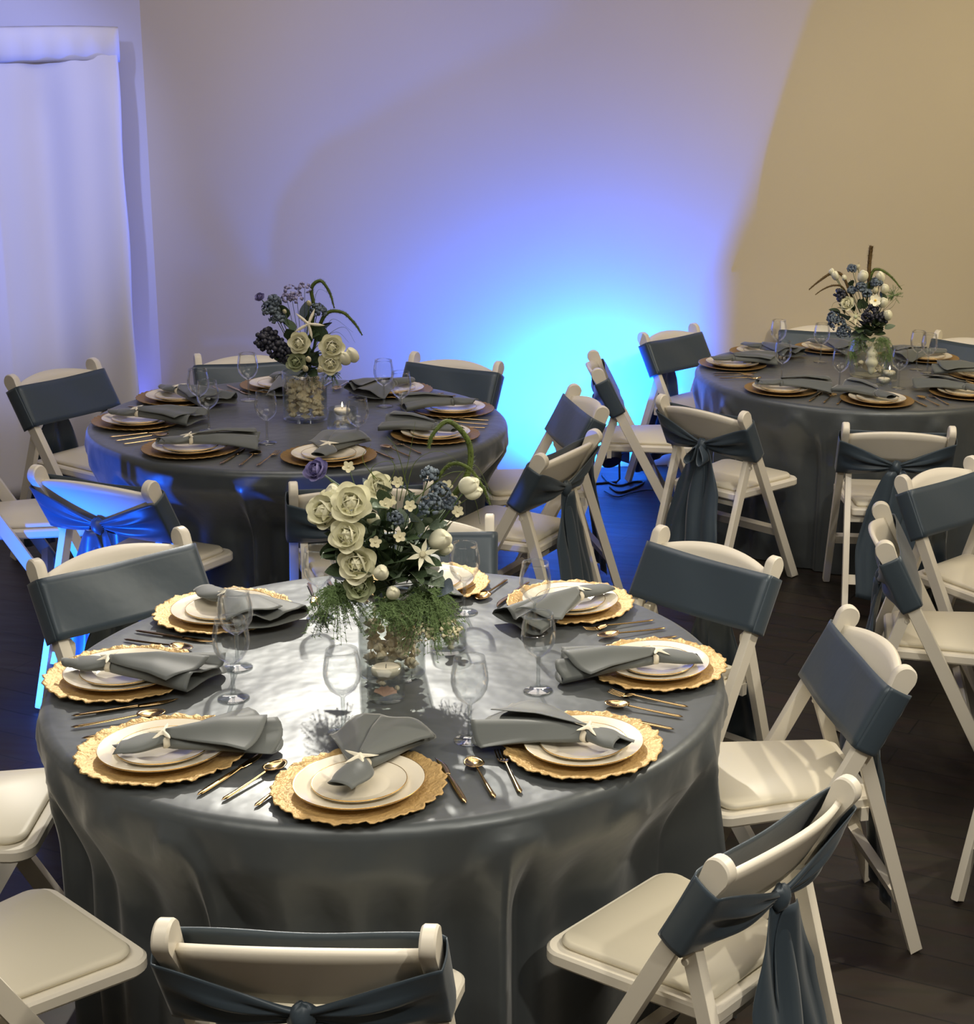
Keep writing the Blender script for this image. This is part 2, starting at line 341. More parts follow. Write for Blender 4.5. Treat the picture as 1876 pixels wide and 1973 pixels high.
# ---------------------------------------------------------------- chair
DN = Vector((0, .474, -.880)); NF = Vector((0, .880, .474)); KT = Vector((0, -.22, .78))
def onm(x, s, n=0): return Vector((x, 0, 0))+KT+DN*s+NF*n
def make_chair():
    root = empty('folding_chair')
    for sx in (-1, 1):
        mb = MB(); poly = []
        for k in range(13):
            a = pi*k/12; poly.append((.030*cos(a), .0-.030*sin(a)))      # rounded top, s<0 is up
        poly = [(n, s) for n, s in poly]+[(-.021, .07), (-.021, .872), (.021, .896), (.021, .07)]
        M = Matrix(((1, 0, 0, sx*.2135), (0, NF.y, DN.y, KT.y), (0, NF.z, DN.z, KT.z), (0, 0, 0, 1)))
        prism(mb, poly, M, .028, .004)
        zmin = min(v[2] for v in mb.v); mb.v = [(v[0], v[1], max(v[2], 0)) for v in mb.v]
        link('leg', mb.mesh('front_leg', 'auto'), M_WOOD, root)
        # rear leg
        mb = MB(); a = Vector((0, -.140, .575)); b = Vector((0, -.32, 0)); d = (b-a).normalized(); n = Vector((0, -d.z, d.y))
        M = Matrix(((1, 0, 0, sx*.183), (0, n.y, d.y, a.y), (0, n.z, d.z, a.z), (0, 0, 0, 1))); L = (b-a).length
        prism(mb, [(.018, 0), (.012, -.015), (-.012, -.015), (-.018, 0), (-.018, L-.006), (.018, L+.008)], M, .024, .003)
        mb.v = [(v[0], v[1], max(v[2], 0)) for v in mb.v]
        link('leg', mb.mesh('rear_leg', 'auto'), M_WOOD, root)
    # seat
    def rr(w0, w1, y0, y1, r, n=6):
        P = []
        for cx, cy, a0 in ((w1-r, y1-r, 0), (-w1+r, y1-r, pi/2), (-w0+.02, y0+.02, pi), (w0-.02, y0+.02, 1.5*pi)):
            q = r if cy > 0 else .02
            for k in range(n+1): a = a0+pi/2*k/n; P.append((cx+q*cos(a), cy+q*sin(a)))
        return P
    def plate(mb, P, z0, z1, bev):
        M = Matrix(((0, 1, 0, 0), (0, 0, 1, 0), (1, 0, 0, (z0+z1)/2), (0, 0, 0, 1))); prism(mb, P, M, z1-z0, bev)
    # seat sides narrow to pass between the legs, widen in front
    P = rr(.166, .205, -.19, .235, .045)
    P = [(x, y) for x, y in P]
    mb = MB(); plate(mb, P, .412, .444, .006); link('seat_frame', mb.mesh('seat_frame', 'auto'), M_WOOD, root)
    P2 = rr(.146, .182, -.165, .212, .04)
    mb = MB(); plate(mb, P2, .443, .462, .008); link('seat_pad', mb.mesh('seat_pad'), M_VINYL, root)
    mb = MB(); box(mb, -.172, .172, -.012, .012, -.02, .02, T(0, -.262, .165)@RX(-.35)); link('stretcher', mb.mesh('stretcher', False), M_WOOD, root)
    mb = MB(); box(mb, -.2, .2, -.012, .012, -.02, .02, T(0, .075, .235)@RX(.45)); link('stretcher', mb.mesh('stretcher', False), M_WOOD, root)
    mb = MB(); box(mb, -.172, .172, -.010, .010, -.018, .018, T(0, -.16, .40)); link('seat_rail', mb.mesh('seat_rail', False), M_WOOD, root)
    # arched back board, bowed to the rear
    def board(sgn):
        def f(u, v):
            x = -.2+.4*u; c = 1-(x/.2)**2; s0 = .024-.046*c; s1 = .150-.012*c
            return onm(x, s0+(s1-s0)*v, -.004-.030*c+sgn)
        return f
    mb = MB(); sheet(mb, board(0), 21, 6); link('back_board', mb.mesh('back_board'), M_WOOD, root, .014)
    for sx in (-1, 1):
        mb = MB(); lathe(mb, [(0, 0), (.008, 0), (.008, .004), (.004, .006), (0, .006)], 10, M=T(sx*.199, -.135, .55)@RY(-sx*pi/2)); link('hinge_bolt', mb.mesh('hinge_bolt', 'auto'), M_WOOD, root)
    # sash: front band, wraps, rear gathers
    S0, S1 = .032, .205
    mb = MB()
    def front(u, v):
        x = -.234+.468*u; e = min(1, (1-abs(2*u-1))*14); s = S0+(S1-S0)*v
        return onm(x, s+.004*sin(u*pi), .034-.006*(1-e)**2+.0025*e*sin(u*9+v*3))
    sheet(mb, front, 41, 9)
    band = link('sash', mb.mesh('sash'), M_SASH, root, .003)
    for sx in (-1, 1):
        def wrap(u, v, sx=sx):      # u from the front edge round the side and in to the knot
            s = S0+(S1-S0)*v
            if u < .25:
                t = u/.25; return onm(sx*(.234+.004*sin(t*pi)), s, .028-.062*t)
            t = (u-.25)/.75; x = sx*.234*(1-t)+sx*.008*t
            g = 1-t**1.25*.86; sc = .135; s2 = sc+(s-.122)*g-.016*(1-t)+t*.0
            s2 += .012*t*(1-t)*sin(v*7)
            sag = -.034-.028*t-.012*sin(pi*t)
            fold = .010*sin(v*pi*4+1)*sin(pi*min(1, t*1.1))*.9+.006*sin(v*pi*9+2)*t
            return onm(x, s2, sag+fold)
        mb = MB(); sheet(mb, wrap, 34, 19); link('sash_wrap', mb.mesh('sash_wrap'), M_SASH, band, .0025)
    kc = onm(0, .137, -.066)
    mb = MB()
    def knot(u, v):
        a = u*2*pi; b = (v-.5)*pi; r = .024+.004*sin(3*a+2*b)
        return kc+Vector((r*1.05*cos(b)*cos(a), r*.8*cos(b)*sin(a), .029*sin(b)+.002*sin(a*4)))
    sheet(mb, knot, 18, 10, True); link('bow_knot', mb.mesh('bow_knot'), M_SASH, band)
    for sx in (-1, 1):
        def tail(u, v, sx=sx):
            w = .018+.052*min(1, v*3.2)**.8+.014*v; xx = (2*u-1)*w
            cx = sx*(.012+.050*min(1, v*1.6)**.8)
            y = kc.y-.008-.006*sx-.075*v+.010*sin(xx*70+sx*1.5+v*2)*(1-.3*v)+.012*sin(v*5+sx)
            z = kc.z-.012-.555*v*(1+.05*sx)+.012*(2*u-1)*sx*v
            return Vector((cx+xx+.006*sin(v*9+sx), y, z))
        mb = MB(); sheet(mb, tail, 13, 26); link('sash_tail', mb.mesh('sash_tail'), M_SASH, band, .002)
        def loop(u, v, sx=sx):
            a = u*2*pi; L = .075; c = (1-cos(a))/2; s_ = sin(a)*.5
            w = (.010+.022*c); ang = sx*.42
            lx = s_*.038*(.3+c); lz = -L*c
            x = lx*cos(ang)+(-lz)*sin(ang); z = lz*cos(ang)+lx*sin(ang)
            return kc+Vector((x+sx*.008, -.026+(2*v-1)*w*.8-.012*c, z+(2*v-1)*.006))
        mb = MB(); sheet(mb, loop, 24, 7, True); link('bow_loop', mb.mesh('bow_loop'), M_SASH, band, .002)
    return root
CH0 = make_chair(); chair_n = 0
T1, T2, T3, T4 = (-.882, 3.438), (-1.852, 5.868), (.33, 7.32), (1.5, 4.72)
def place_chair(mx, my, head, label, group, mirror=False, loops=True):
    """mx, my: the point midway between the two knobs; head: the way the sitter faces"""
    global chair_n
    c = CH0 if chair_n == 0 else copy_tree(CH0, None, () if loops else ('bow_loop',)); chair_n += 1
    h = radians(head); c.location = (mx+.22*cos(h), my+.22*sin(h), 0); c.rotation_euler = (0, 0, h-pi/2)
    if mirror:
        for k in c.children:
            if k.name.startswith('sash'): k.scale.x = -1
    tag(c, label, 'chair', group)
g1, g2, g3, g4 = 'folding chairs around the front table', 'folding chairs around the rear left table', 'folding chairs around the rear right table', 'folding chairs at the table beyond the right edge'
L_ = 'white chair with slate sash '
place_chair(-.346, 6.311, 56, L_+'with neat bow, left front of the rear right table', g3)
place_chair(-.752, 2.262, 93, L_+'nearest the camera, its knot and back at the bottom edge', g1, False, False)
place_chair(.043, 2.731, 146, L_+'at the lower right, knot facing the camera, ivory seat', g1, True, False)
place_chair(.254, 3.729, -163, L_+'right of the front table, above the lower right chair', g1, False, False)
place_chair(-.187, 4.444, -125, L_+'behind the front table on its back right side', g1, False, False)
place_chair(-1.857, 4.138, -37, L_+'behind the front table on its back left side', g1, False, False)
place_chair(-1.10, 4.554, -80, L_+'directly behind the large front bouquet, mostly hidden', g1, False, False)
place_chair(-2.09, 3.20, 11, L_+'left of the front table, only its seat edge in view', g1, False, False)
place_chair(-1.62, 2.47, 53, L_+'at the lower left corner, seat in view, back cut off', g1, False, False)
place_chair(-3.045, 6.366, -21, L_+'in front of the curtain, left of the rear left table', g2, False, False)
place_chair(-2.204, 4.816, 75, L_+'lit bright blue from below, bow facing the camera', g2, False, False)
place_chair(-.824, 6.348, -157, L_+'facing left at the right side of the rear left table', g2, False, False)
place_chair(-.789, 5.554, 161, L_+'with looped knot, right front side of the rear left table', g2, True, False)
place_chair(-1.509, 7.007, -107, L_+'behind the rear left table against the blue wall glow', g2, False, False)
place_chair(-2.41, 6.87, -61, L_+'behind the rear left table, left of its bouquet', g2, False, False)
place_chair(-1.367, 4.906, 110, L_+'between the two left tables, behind the front bouquet', g2, False, False)
place_chair(-2.97, 5.36, 25, L_+'at the left edge, blue-lit leg crossing its seat', g2, False, False)
place_chair(-.889, 7.113, 10, L_+'seen from the side, left of the rear right table', g3, False, False)
place_chair(-.629, 8.049, -33, L_+'close to the blue-lit wall at the rear right table', g3, False, False)
place_chair(.17, 8.47, -85, L_+'behind the rear right table, left of its bouquet', g3, False, False)
place_chair(.985, 8.31, -118, L_+'behind the rear right table at the right edge', g3, False, False)
place_chair(.452, 6.101, 94, L_+'squarely in front of the rear right table, knot hanging', g3, False, False)
place_chair(.5575, 5.48, -40, L_+'at the right edge with violet-lit legs, facing right', g4, False, False)
place_chair(.323, 4.742, -1, L_+'seen side-on at the right edge, facing right', g4, False, False)
place_chair(.74, 3.80, 50, L_+'at the lower right edge, only its leg in view', g4, True, False)

# ---------------------------------------------------------------- tables and cloths
def ptable(c, label):
    root = empty('round_table', (c[0], c[1], 0)); tag(root, label, 'table', 'round tables under the satin cloths')
    mb = MB(); lathe(mb, [(0, .731), (.75, .731), (.757, .735), (.757, .749), (.75, .753), (0, .753)], 72); link('tabletop', mb.mesh('tabletop', 'auto'), M_TABLE, root)
    for sx in (-1, 1):
        for sy in (-1, 1):
            mb = MB(); tube(mb, [(sx*.42, sy*.28, 0), (sx*.42, sy*.28, .731)], .014, 8); link('leg', mb.mesh('leg'), M_STEEL, root)
def cloth(c, seed, folds, label, seats=()):
    r_ = random.Random(seed); R = .772; rf = .026; N = 480; top = .7585
    ph = [r_.uniform(0, 6.28) for _ in range(6)]
    prof = []
    for i in range(26): prof.append(('t', (i/25)*(R-rf)))
    for i in range(1, 7): prof.append(('r', i/7*pi/2))
    for i in range(0, 41): prof.append(('s', i/40))
    vs = []; H = top-rf
    for k in range(N):
        th = 2*pi*k/N
        for kind, v in prof:
            if kind == 't':
                r = v; z = top+.0016*noise.noise(Vector((r*cos(th)*5+seed, r*sin(th)*5, 0)))*min(1, r*3)
                fs = 0
            elif kind == 'r': r = R-rf+rf*sin(v); z = top-rf+rf*cos(v)
            else:
                t = v; z = (top-rf)*(1-t)+.004*t
                a = 0
                for (f0, amp, wd, lean) in folds:
                    f = radians(f0)+lean*t*t*.16
                    d = (th-f+pi) % (2*pi)-pi; w = radians(wd)*(.55+.75*t**.6)
                    g = exp(-(d/w)**2); g2 = exp(-((abs(d)-w*1.7)/(w*.9))**2)
                    a += amp*(g-.35*g2)*(t**.6)
                a += .014*(1-2*abs(sin(th*9+ph[0]+2*sin(th*3+ph[1]))))*t**.7+.010*t*sin(th*7+ph[2])+.007*sin(th*37+3*sin(th*4+ph[3]))*t
                a = max(a, -.05*t)
                tk = 0; lm = .7; q = 0
                for sa, sr in seats:
                    d = abs((th-radians(sa)+pi) % (2*pi)-pi); q = 1-min(1, max(0, (d-.33)/.09))
                    if q > tk: tk = q; lm = max(.56, sr-.475)
                z0 = max(0, min(1, (.735-z)/.26)); z0 = z0*z0*(3-2*z0)
                lim = .80*(1-tk*z0)+lm*tk*z0 if tk > 0 else 9
                a = min(a, lim-R-.02*t-.006) if tk*z0 > 0 else a
                a -= tk*z0*.022*(.5+.5*sin(th*29+ph[4]+2*sin(th*5)))
                r = R+.02*t+a+.004*noise.noise(Vector((cos(th)*9, sin(th)*9, z*6+seed)))*min(1, t*6)
            vs.append((c[0]+r*cos(th), c[1]+r*sin(th), z))
    m = len(prof); fs = []
    for i in range(N):
        j = (i+1) % N
        for k in range(m-1):
            if k == 0: fs.append((i*m, j*m+1, i*m+1)) if False else fs.append((i*m+1, i*m, j*m+1))
            else: fs.append((i*m+k, j*m+k, j*m+k+1, i*m+k+1))
    mb = MB(); mb.add(vs, fs); me = mb.mesh('tablecloth')
    o = link('tablecloth', me, M_CLOTH); tag(o, label, 'tablecloth', 'steel blue satin tablecloths'); return o
def folds(seed, fixed):
    r_ = random.Random(seed); F_ = list(fixed); a = r_.uniform(0, 20)
    while a < 360:
        if all(abs((a-f[0]+180) % 360-180) > 13 for f in F_): F_.append((a, r_.uniform(.045, .10), r_.uniform(3.5, 6), r_.uniform(-1, 1)))
        a += r_.uniform(15, 27)
    return F_
for c, n in ((T1, 'front table'), (T2, 'rear left table'), (T3, 'rear right table'), (T4, 'table beyond the right edge')):
    ptable(c, 'round folding table hidden under the satin cloth of the '+n)
cloth(T1, 3, folds(3, [(-60, .17, 6.5, -.6), (-84, 0, 6, 0), (-109, .13, 5, .7), (-140, .07, 5, .3), (-38, .09, 5, -.5), (-15, .08, 4, 0), (-160, .05, 4, 0)]), 'steel blue satin tablecloth on the large front table', ((-83.7, 1.18), (-37.4, 1.165), (14.4, 1.17), (55.3, 1.22), (144.3, 1.2), (101, 1.12), (-169, 1.2), (-126, 1.2)))
cloth(T2, 8, folds(8, [(-86, .12, 6, -1.0), (-55, .10, 5, .5), (-25, .06, 5, 0), (-115, .07, 5, .5), (-145, .05, 5, 0), (-5, .05, 4, 0)]), 'steel blue satin tablecloth on the rear left table, blue-lit at left', ((157, 1.29), (-108.5, 1.11), (25, 1.13), (-16, 1.11), (73, 1.19), (119, 1.14), (-66, 1.05), (-60, 1.05), (-155, 1.2)))
cloth(T3, 5, folds(5, [(-112, .08, 5, 0), (-95, .06, 5, .4), (-140, .08, 5, 0), (-65, .09, 5, 0), (-170, .07, 5, 0)]), 'steel blue satin tablecloth on the rear right table', ((-170, 1.23), (141, 1.2), (-124, 1.2), (-83, 1.22), (98, 1.15), (57, 1.19)))
cloth(T4, 9, folds(9, []), 'steel blue satin tablecloth on the table beyond the right edge', ((-180, 1.177), (142, 1.2), (-130, 1.2)))

# ---------------------------------------------------------------- tableware prototypes
ZT = .7592
def charger_mesh(kind):
    mb = MB(); N = 144; vs = []; fs = []
    rs = [0, .06, .11, .125, .135, .145, .155, .163, .168] if kind == 0 else [0, .06, .11, .125, .14, .152, .160, .163]
    for k in range(N):
        a = 2*pi*k/N
        for i, r in enumerate(rs):
            t = max(0, (r-.118)/.05); R = r; z = .004+.012*t**1.3
            if kind == 0:
                sc = abs(sin(a*13+.5*sin(a*5))); R = r+t*(.0065*sc-.004+.002*sin(a*29)); z += t*.002*sin(a*13)+.0016*t*sin(a*48+i*1.3)
            elif kind == 1: R = r+t*.0012*sin(a*36); z += .0012*t*sin(a*36)
            vs.append((R*cos(a), R*sin(a), z))
    m = len(rs)
    for k in range(N):
        j = (k+1) % N
        for i in range(m-1):
            fs.append((k*m, k*m+1, j*m+1) if i == 0 else (k*m+i, k*m+i+1, j*m+i+1, j*m+i))
    mb.add(vs, fs); return mb.mesh('charger_plate')
def proto_charger(kind, m):
    me = charger_mesh(kind); o = link('charger_plate', me, m, None, .0025)
    mb = MB(); lathe(mb, [(.085, 0), (.1, 0), (.102, .005), (.083, .005)], 40, True); link('foot', mb.mesh('charger_foot', 'auto'), m, o)
    return o
def proto_plate(name, R, h, meshname):
    mb = MB(); w = R*.66
    lathe(mb, [(0, .003), (w*.9, .003), (w, .005), (R*.74, h*.6), (R*.98, h), (R, h+.001), (R, h-.002), (R*.76, h*.6-.004), (w*1.02, .0), (w*.86, .0), (w*.84, .0015), (0, .0015)], 64)
    o = link(name, mb.mesh(meshname), M_PLATE)
    mb = MB(); lathe(mb, [(R+.0008*cos(a), h+.0002+.0011*sin(a)) for a in [2*pi*k/6 for k in range(6)]], 64, True); link('gold_rim', mb.mesh('gold_rim'), M_RIM, o)
    return o
PC = [proto_charger(0, M_GOLD), proto_charger(1, M_GOLD2), proto_charger(2, M_GOLD2)]
PD = proto_plate('dinner_plate', .127, .019, 'dinner_plate'); PS = proto_plate('salad_plate', .092, .014, 'salad_plate')
def proto_glass():
    o = None; mb = MB()
    bowl = [(.0045, .082), (.012, .087), (.026, .098), (.0365, .116), (.040, .135), (.039, .155), (.0345, .180), (.0335, .190)]
    inner = [(.0325, .190), (.0335, .180), (.038, .155), (.039, .135), (.0355, .117), (.025, .100), (.011, .090), (0, .088)]
    lathe(mb, bowl+inner, 32); o = link('wine_glass', mb.mesh('wine_bowl'), M_GLASS)
    mb = MB(); lathe(mb, [(.0052, .083), (.0044, .07), (.0042, .04), (.0048, .02), (.007, .008)], 14); link('stem', mb.mesh('wine_stem'), M_GLASS2, o)
    mb = MB(); lathe(mb, [(0, 0), (.034, 0), (.0345, .0012), (.030, .0028), (.012, .0060), (.007, .0085)], 32); link('foot', mb.mesh('wine_foot'), M_GLASS2, o)
    return o
PG = proto_glass()
def proto_cut(kind):
    """x along the piece, head towards -x"""
    mb = MB()
    def han(u, v):
        a = v*2*pi; x = -.01+.135*u; w = .0026+.0034*u**1.5 if kind != 'k' else .0038+.003*sin(u*pi*.9)
        e = min(1, (1-u)*14)**.5; return Vector((x, w*cos(a)*e, .0042+.0022*sin(a)*e+.004*(1-u)**2*(0 if kind == 'k' else 1)))
    sheet(mb, han, 14, 9)
    nm = {'k': 'dinner_knife', 's': 'dinner_spoon', 'f': 'dinner_fork'}[kind]
    o = link(nm, mb.mesh(nm), M_CUT)
    mb = MB()
    if kind == 's':
        def bowl(u, v):
            a = v*2*pi; return Vector((-.037+.030*u*cos(a), .0205*u*sin(a)*(1+.12*cos(a)), .0035+.0055*u*u+.003*max(0, cos(a))*u))
        sheet(mb, bowl, 6, 25); link('spoon_bowl', mb.mesh('spoon_bowl'), M_CUT, o, .0012)
    elif kind == 'f':
        def root(u, v): 
            x = -.01-.028*u; w = .003+.0095*min(1, u*1.8)**.7; return Vector((x, (2*v-1)*w, .009-.006*u+.001*(2*v-1)**2))
        sheet(mb, root, 8, 6)
        for k in range(4):
            y = (k-1.5)*.0064
            def tine(u, v, y=y): return Vector((-.037-.038*u, y+(2*v-1)*.0018*(1-.5*u), .0033+.006*u*u))
            sheet(mb, tine, 7, 3)
        link('fork_head', mb.mesh('fork_head'), M_CUT, o, .0014)
    else:
        def bl(u, v):
            x = -.01-.085*u; w0 = -.0055-.001*sin(u*pi); w1 = .0055+.004*sin(u*pi*.9); w1 = w1*(1-u**4)+w0*u**4*1.0
            return Vector((x, w0+(w1-w0)*v, .0036+.001*(1-v)))
        sheet(mb, bl, 16, 4); link('knife_blade', mb.mesh('knife_blade'), M_CUT, o, .0012)
    return o
PK, PSP, PF = proto_cut('k'), proto_cut('s'), proto_cut('f')
def star_mesh(R=.033, n=5, thin=.34):
    mb = MB(); vs = [(0, 0, .0062)]; fs = []; K = n*10
    rings = [.35, .7, .93, 1.0]
    def rad(a):
        d = abs(((a/(2*pi/n)) % 1)-.5)*2      # 1 on the arm
        return R*(thin+(1-thin)*max(0, (d-.30)/.70)**1.6) if d > .3 else R*thin
    for q, f in enumerate(rings):
        for k in range(K):
            a = 2*pi*k/K; r = rad(a)*f; z = .0062*(1-f**2)*(1-.35*(r/R))+.0003
            vs.append((r*cos(a), r*sin(a), z))
    for k in range(K):
        l = (k+1) % K; fs.append((0, 1+k, 1+l))
        for q in range(3): fs.append((1+q*K+k, 1+(q+1)*K+k, 1+(q+1)*K+l, 1+q*K+l))
    vs.append((0, 0, 0)); b = len(vs)-1
    for k in range(K): fs.append((b, 1+3*K+(k+1) % K, 1+3*K+k))
    mb.add(vs, fs); return mb.mesh('starfish')
ME_STAR = star_mesh(.038, 5, .3)
def proto_ring(star):
    mb = MB(); lathe(mb, [(.0165, -.006), (.019, -.0065), (.0195, 0), (.019, .0065), (.0165, .006)], 24, True, M=T(0, 0, .0155)@Matrix.Diagonal((1.1, 1, .8, 1))@RX(pi/2))
    o = link('napkin_ring', mb.mesh('napkin_ring'), M_RING if star else M_NAP)
    if star: link('starfish', ME_STAR, M_STAR, o, 0, T(0, -.004, .0335)@RZ(.3)@RX(.22))
    return o
PR = [proto_ring(True), proto_ring(False)]
def proto_napkin(seed, L=.215, W=.088):
    """fan towards +y, tail towards -y, pinched at the origin; z = 0 rests on the salad plate"""
    r_ = random.Random(seed); p = [r_.uniform(0, 6.28) for _ in range(8)]; sk = r_.uniform(-.25, .25)
    def fan(u, v):
        a = u*2*pi; w = .014+W*(v**.85); tw = sk*v
        cx = cos(a); top = sin(a) > 0
        x = w*cx; y = L*v*(1-.16*cx*cx+.07*sin(cx*3+p[0]))
        hh = .008+.026*(1-abs(cx)**2.2)*(.55+.6*v)*(1.2-.45*v)
        if top: z = .006+hh+v*(.0105*sin(cx*5.5+p[1])+.005*sin(cx*10+p[2]+v*2))*min(1, v*3)
        else: z = .005+.004*(1-abs(cx))+v*.004*sin(cx*5+p[3])
        z += .004*v
        z -= .017*max(0, (y-.085)/.13)**1.1
        return Vector((x*cos(tw)-y*sin(tw)*.5, y+x*sin(tw)*.5, max(z, -.018 if y > .1 else .001)))
    mb = MB(); sheet(mb, fan, 40, 22, True); o = link('napkin', mb.mesh('napkin'), M_NAP, None, .0014)
    sg = 1 if r_.random() > .5 else -1
    def flap(u, v):   # upper corner folded over one side of the fan
        w = .012+W*.95*(v**.9); x = sg*(w*(-.25+1.2*u)); cx = x/(w+1e-6)
        y = (L*.93)*v*(1-.28*u*u)
        z = .027+.022*(1-min(1, abs(cx))**2)*(.6+.4*v)+.007*sin(u*6+p[5])*v+.006*v-.022*max(0, (y-.11)/.13)-.009*u*u*v
        return Vector((x+sg*.012*v, y, z))
    mb = MB(); sheet(mb, flap, 16, 16); link('napkin_fold', mb.mesh('napkin_fold'), M_NAP, o, .0013)
    def tail(u, v):
        a = u*2*pi*1.25; TL = .095; w = .014+.024*sin(min(1, v*1.15)*pi*.8); sp = 1-.22*u
        x = w*cos(a)*sp+.012*sin(v*3+p[6])*v; z = .018+(.0165*(1-.35*v))*sin(a)*sp-.003*v
        y = -TL*v*(1-.2*cos(a*.5+p[7])*v); return Vector((x, y, max(z, .0005)))
    mb = MB(); sheet(mb, tail, 34, 14); link('napkin_tail', mb.mesh('napkin_tail'), M_NAP, o, .0013)
    return o
PN = [proto_napkin(s, L, W_) for s, L, W_ in ((11, .205, .100), (12, .235, .085), (15, .215, .092), (19, .24, .078))]
used = set()
def inst(proto, loc, rz, label, cat, group, parent=None, tilt=0):
    o = proto if proto.name not in used else copy_tree(proto)
    used.add(proto.name); o.location = loc; o.rotation_euler = (tilt, 0, rz); tag(o, label, cat, group); return o
LIFT = .0006
def setting(t, c, ang, where, tab, nk, ndir=None, npos=None, star=True, rad=.61, cut=True, ckind=0):
    a = radians(ang); x, y = c[0]+rad*cos(a), c[1]+rad*sin(a)
    inst(PC[ckind], (x, y, ZT+.0003), a, {0: 'gold scalloped', 1: 'gold beaded', 2: 'plain gold'}[ckind]+' charger plate '+where, 'charger', 'charger plates on the '+tab)
    inst(PD, (x, y, ZT+.0062), 0, 'cream dinner plate with gold rim '+where, 'plate', 'dinner plates on the '+tab)
    inst(PS, (x, y, ZT+.0098), 0, 'small cream salad plate '+where, 'plate', 'salad plates on the '+tab)
    nx, ny = npos or (x, y); nd = radians(ndir if ndir is not None else ang+180)
    z = ZT+.0245
    inst(PN[nk], (nx, ny, z), nd-pi/2, 'slate grey folded napkin '+where, 'napkin', 'napkins on the '+tab)
    inst(PR[0 if star else 1], (nx, ny, z), nd-pi/2+rnd.uniform(-.1, .1), ('ivory napkin ring with starfish ' if star else 'plain grey napkin ring ')+where, 'napkin ring', 'napkin rings on the '+tab)
    if cut:
        dr = radians(ang+19); u = Vector((cos(dr), sin(dr), 0))
        for P_, off, nm, ct in ((PK, 17, 'gold dinner knife', 'knife'), (PSP, 23, 'gold dinner spoon', 'spoon'), (PF, 29, 'gold dinner fork', 'fork')):
            b = radians(ang+off); r0 = .555+rnd.uniform(-.006, .006)
            inst(P_, (c[0]+(r0+.03)*cos(b), c[1]+(r0+.03)*sin(b), ZT+.0004), dr+rnd.uniform(-.06, .06), nm+' beside the plate '+where, ct, ct+'s on the '+tab)
F1, F2, F3 = 'front table', 'rear left table', 'rear right table'
setting(1, T1, -83, 'nearest the camera on the front table', F1, 0, 88, (-.816, 2.873))
setting(1, T1, -126, 'at the front left of the front table', F1, 2, 25, (-1.23, 2.933))
setting(1, T1, -169, 'at the left edge of the front table', F1, 1, 3, (-1.502, 3.305))
setting(1, T1, 149, 'at the back left of the front table', F1, 0, -32, (-1.40, 3.77))
setting(1, T1, 97, 'behind the bouquet on the front table', F1, 2, -85)
setting(1, T1, 57, 'at the back right of the front table', F1, 3, -124, (-.529, 3.93))
setting(1, T1, 10, 'at the right edge of the front table', F1, 3, -168, (-.285, 3.52))
setting(1, T1, -37, 'at the front right of the front table', F1, 1, 164, (-.388, 3.063))
setting(2, T2, -161, 'at the left front of the rear left table', F2, 1, 6, None, True, .59, True, 1)
setting(2, T2, -113, 'at the near left of the rear left table', F2, 3, 25, None, True, .59, True, 1)
setting(2, T2, -65, 'at the near side of the rear left table', F2, 0, 92, None, True, .61, True, 1)
setting(2, T2, -17, 'at the near right of the rear left table', F2, 2, 158, None, False, .57, True, 1)
setting(2, T2, 27, 'at the right of the rear left table', F2, 2, -170, None, False, .58, True, 1)
setting(2, T2, 70, 'at the back right of the rear left table', F2, 0, -120, None, False, .59, True, 1)
setting(2, T2, 116, 'at the back of the rear left table', F2, 3, -60, None, False, .59, True, 1)
setting(2, T2, 159, 'at the far left of the rear left table', F2, 1, -25, None, True, .60, True, 1)
setting(3, T3, -127, 'at the near left of the rear right table', F3, 3, 12, None, False, .60, True, 2)
setting(3, T3, -84, 'at the near side of the rear right table', F3, 2, 128, None, False, .60, True, 2)
setting(3, T3, -37, 'at the near right of the rear right table', F3, 1, 150, None, False, .59, True, 2)
setting(3, T3, 176, 'at the left edge of the rear right table', F3, 1, 22, None, False, .60, True, 2)
setting(3, T3, 141, 'at the back left of the rear right table', F3, 0, -25, None, False, .60, True, 2)
setting(3, T3, 104, 'at the back of the rear right table', F3, 2, -40, None, False, .60, True, 2)
setting(3, T3, 53, 'at the back right of the rear right table', F3, 0, -150, None, False, .60, True, 2)
setting(3, T3, 8, 'at the right edge of the rear right table', F3, 3, 170, None, False, .60, True, 2)
def glass(x, y, label, tab): inst(PG, (x, y, ZT+.0003), rnd.uniform(0, 6), label, 'glass', 'wine glasses on the '+tab)
for x, y, l in ((-1.203, 3.245, 'near the left plates, in front of another glass'), (-.915, 3.10, 'behind the nearest napkin'), (-.642, 3.093, 'between the nearest and the front right plates'),
                (-.542, 3.377, 'between the two right plates'), (-.814, 3.862, 'right of the bouquet'), (-1.165, 3.77, 'left of the bouquet, half hidden by fern'), (-.61, 3.74, 'at the back right, behind another glass'), (-1.255, 3.42, 'at the left, behind another glass')):
    glass(x, y, 'clear wine glass on the front table '+l, F1)
for x, y, l in ((-1.868, 5.488, 'in front, left of the vase'), (-2.125, 5.617, 'at the left, over the grey napkins'), (-2.159, 6.148, 'at the back left before a chair sash'), (-1.533, 5.467, 'right of the shell bowl'),
                (-1.619, 6.162, 'at the back right against the wall'), (-1.497, 5.949, 'before the right chair sash'), (-2.23, 5.806, 'at the far left')):
    glass(x, y, 'clear wine glass on the rear left table '+l, F2)
for x, y, l in ((.231, 6.928, 'in front, left of the vase'), (.504, 7.043, 'just right of the vase'), (-.03, 7.058, 'at the left, in front of another glass'), (.153, 7.583, 'behind, left of the vase'),
                (-.059, 7.62, 'at the far left back'), (.619, 7.512, 'at the back right'), (.667, 7.448, 'at the right, beside another glass')):
    glass(x, y, 'clear wine glass on the rear right table '+l, F3)

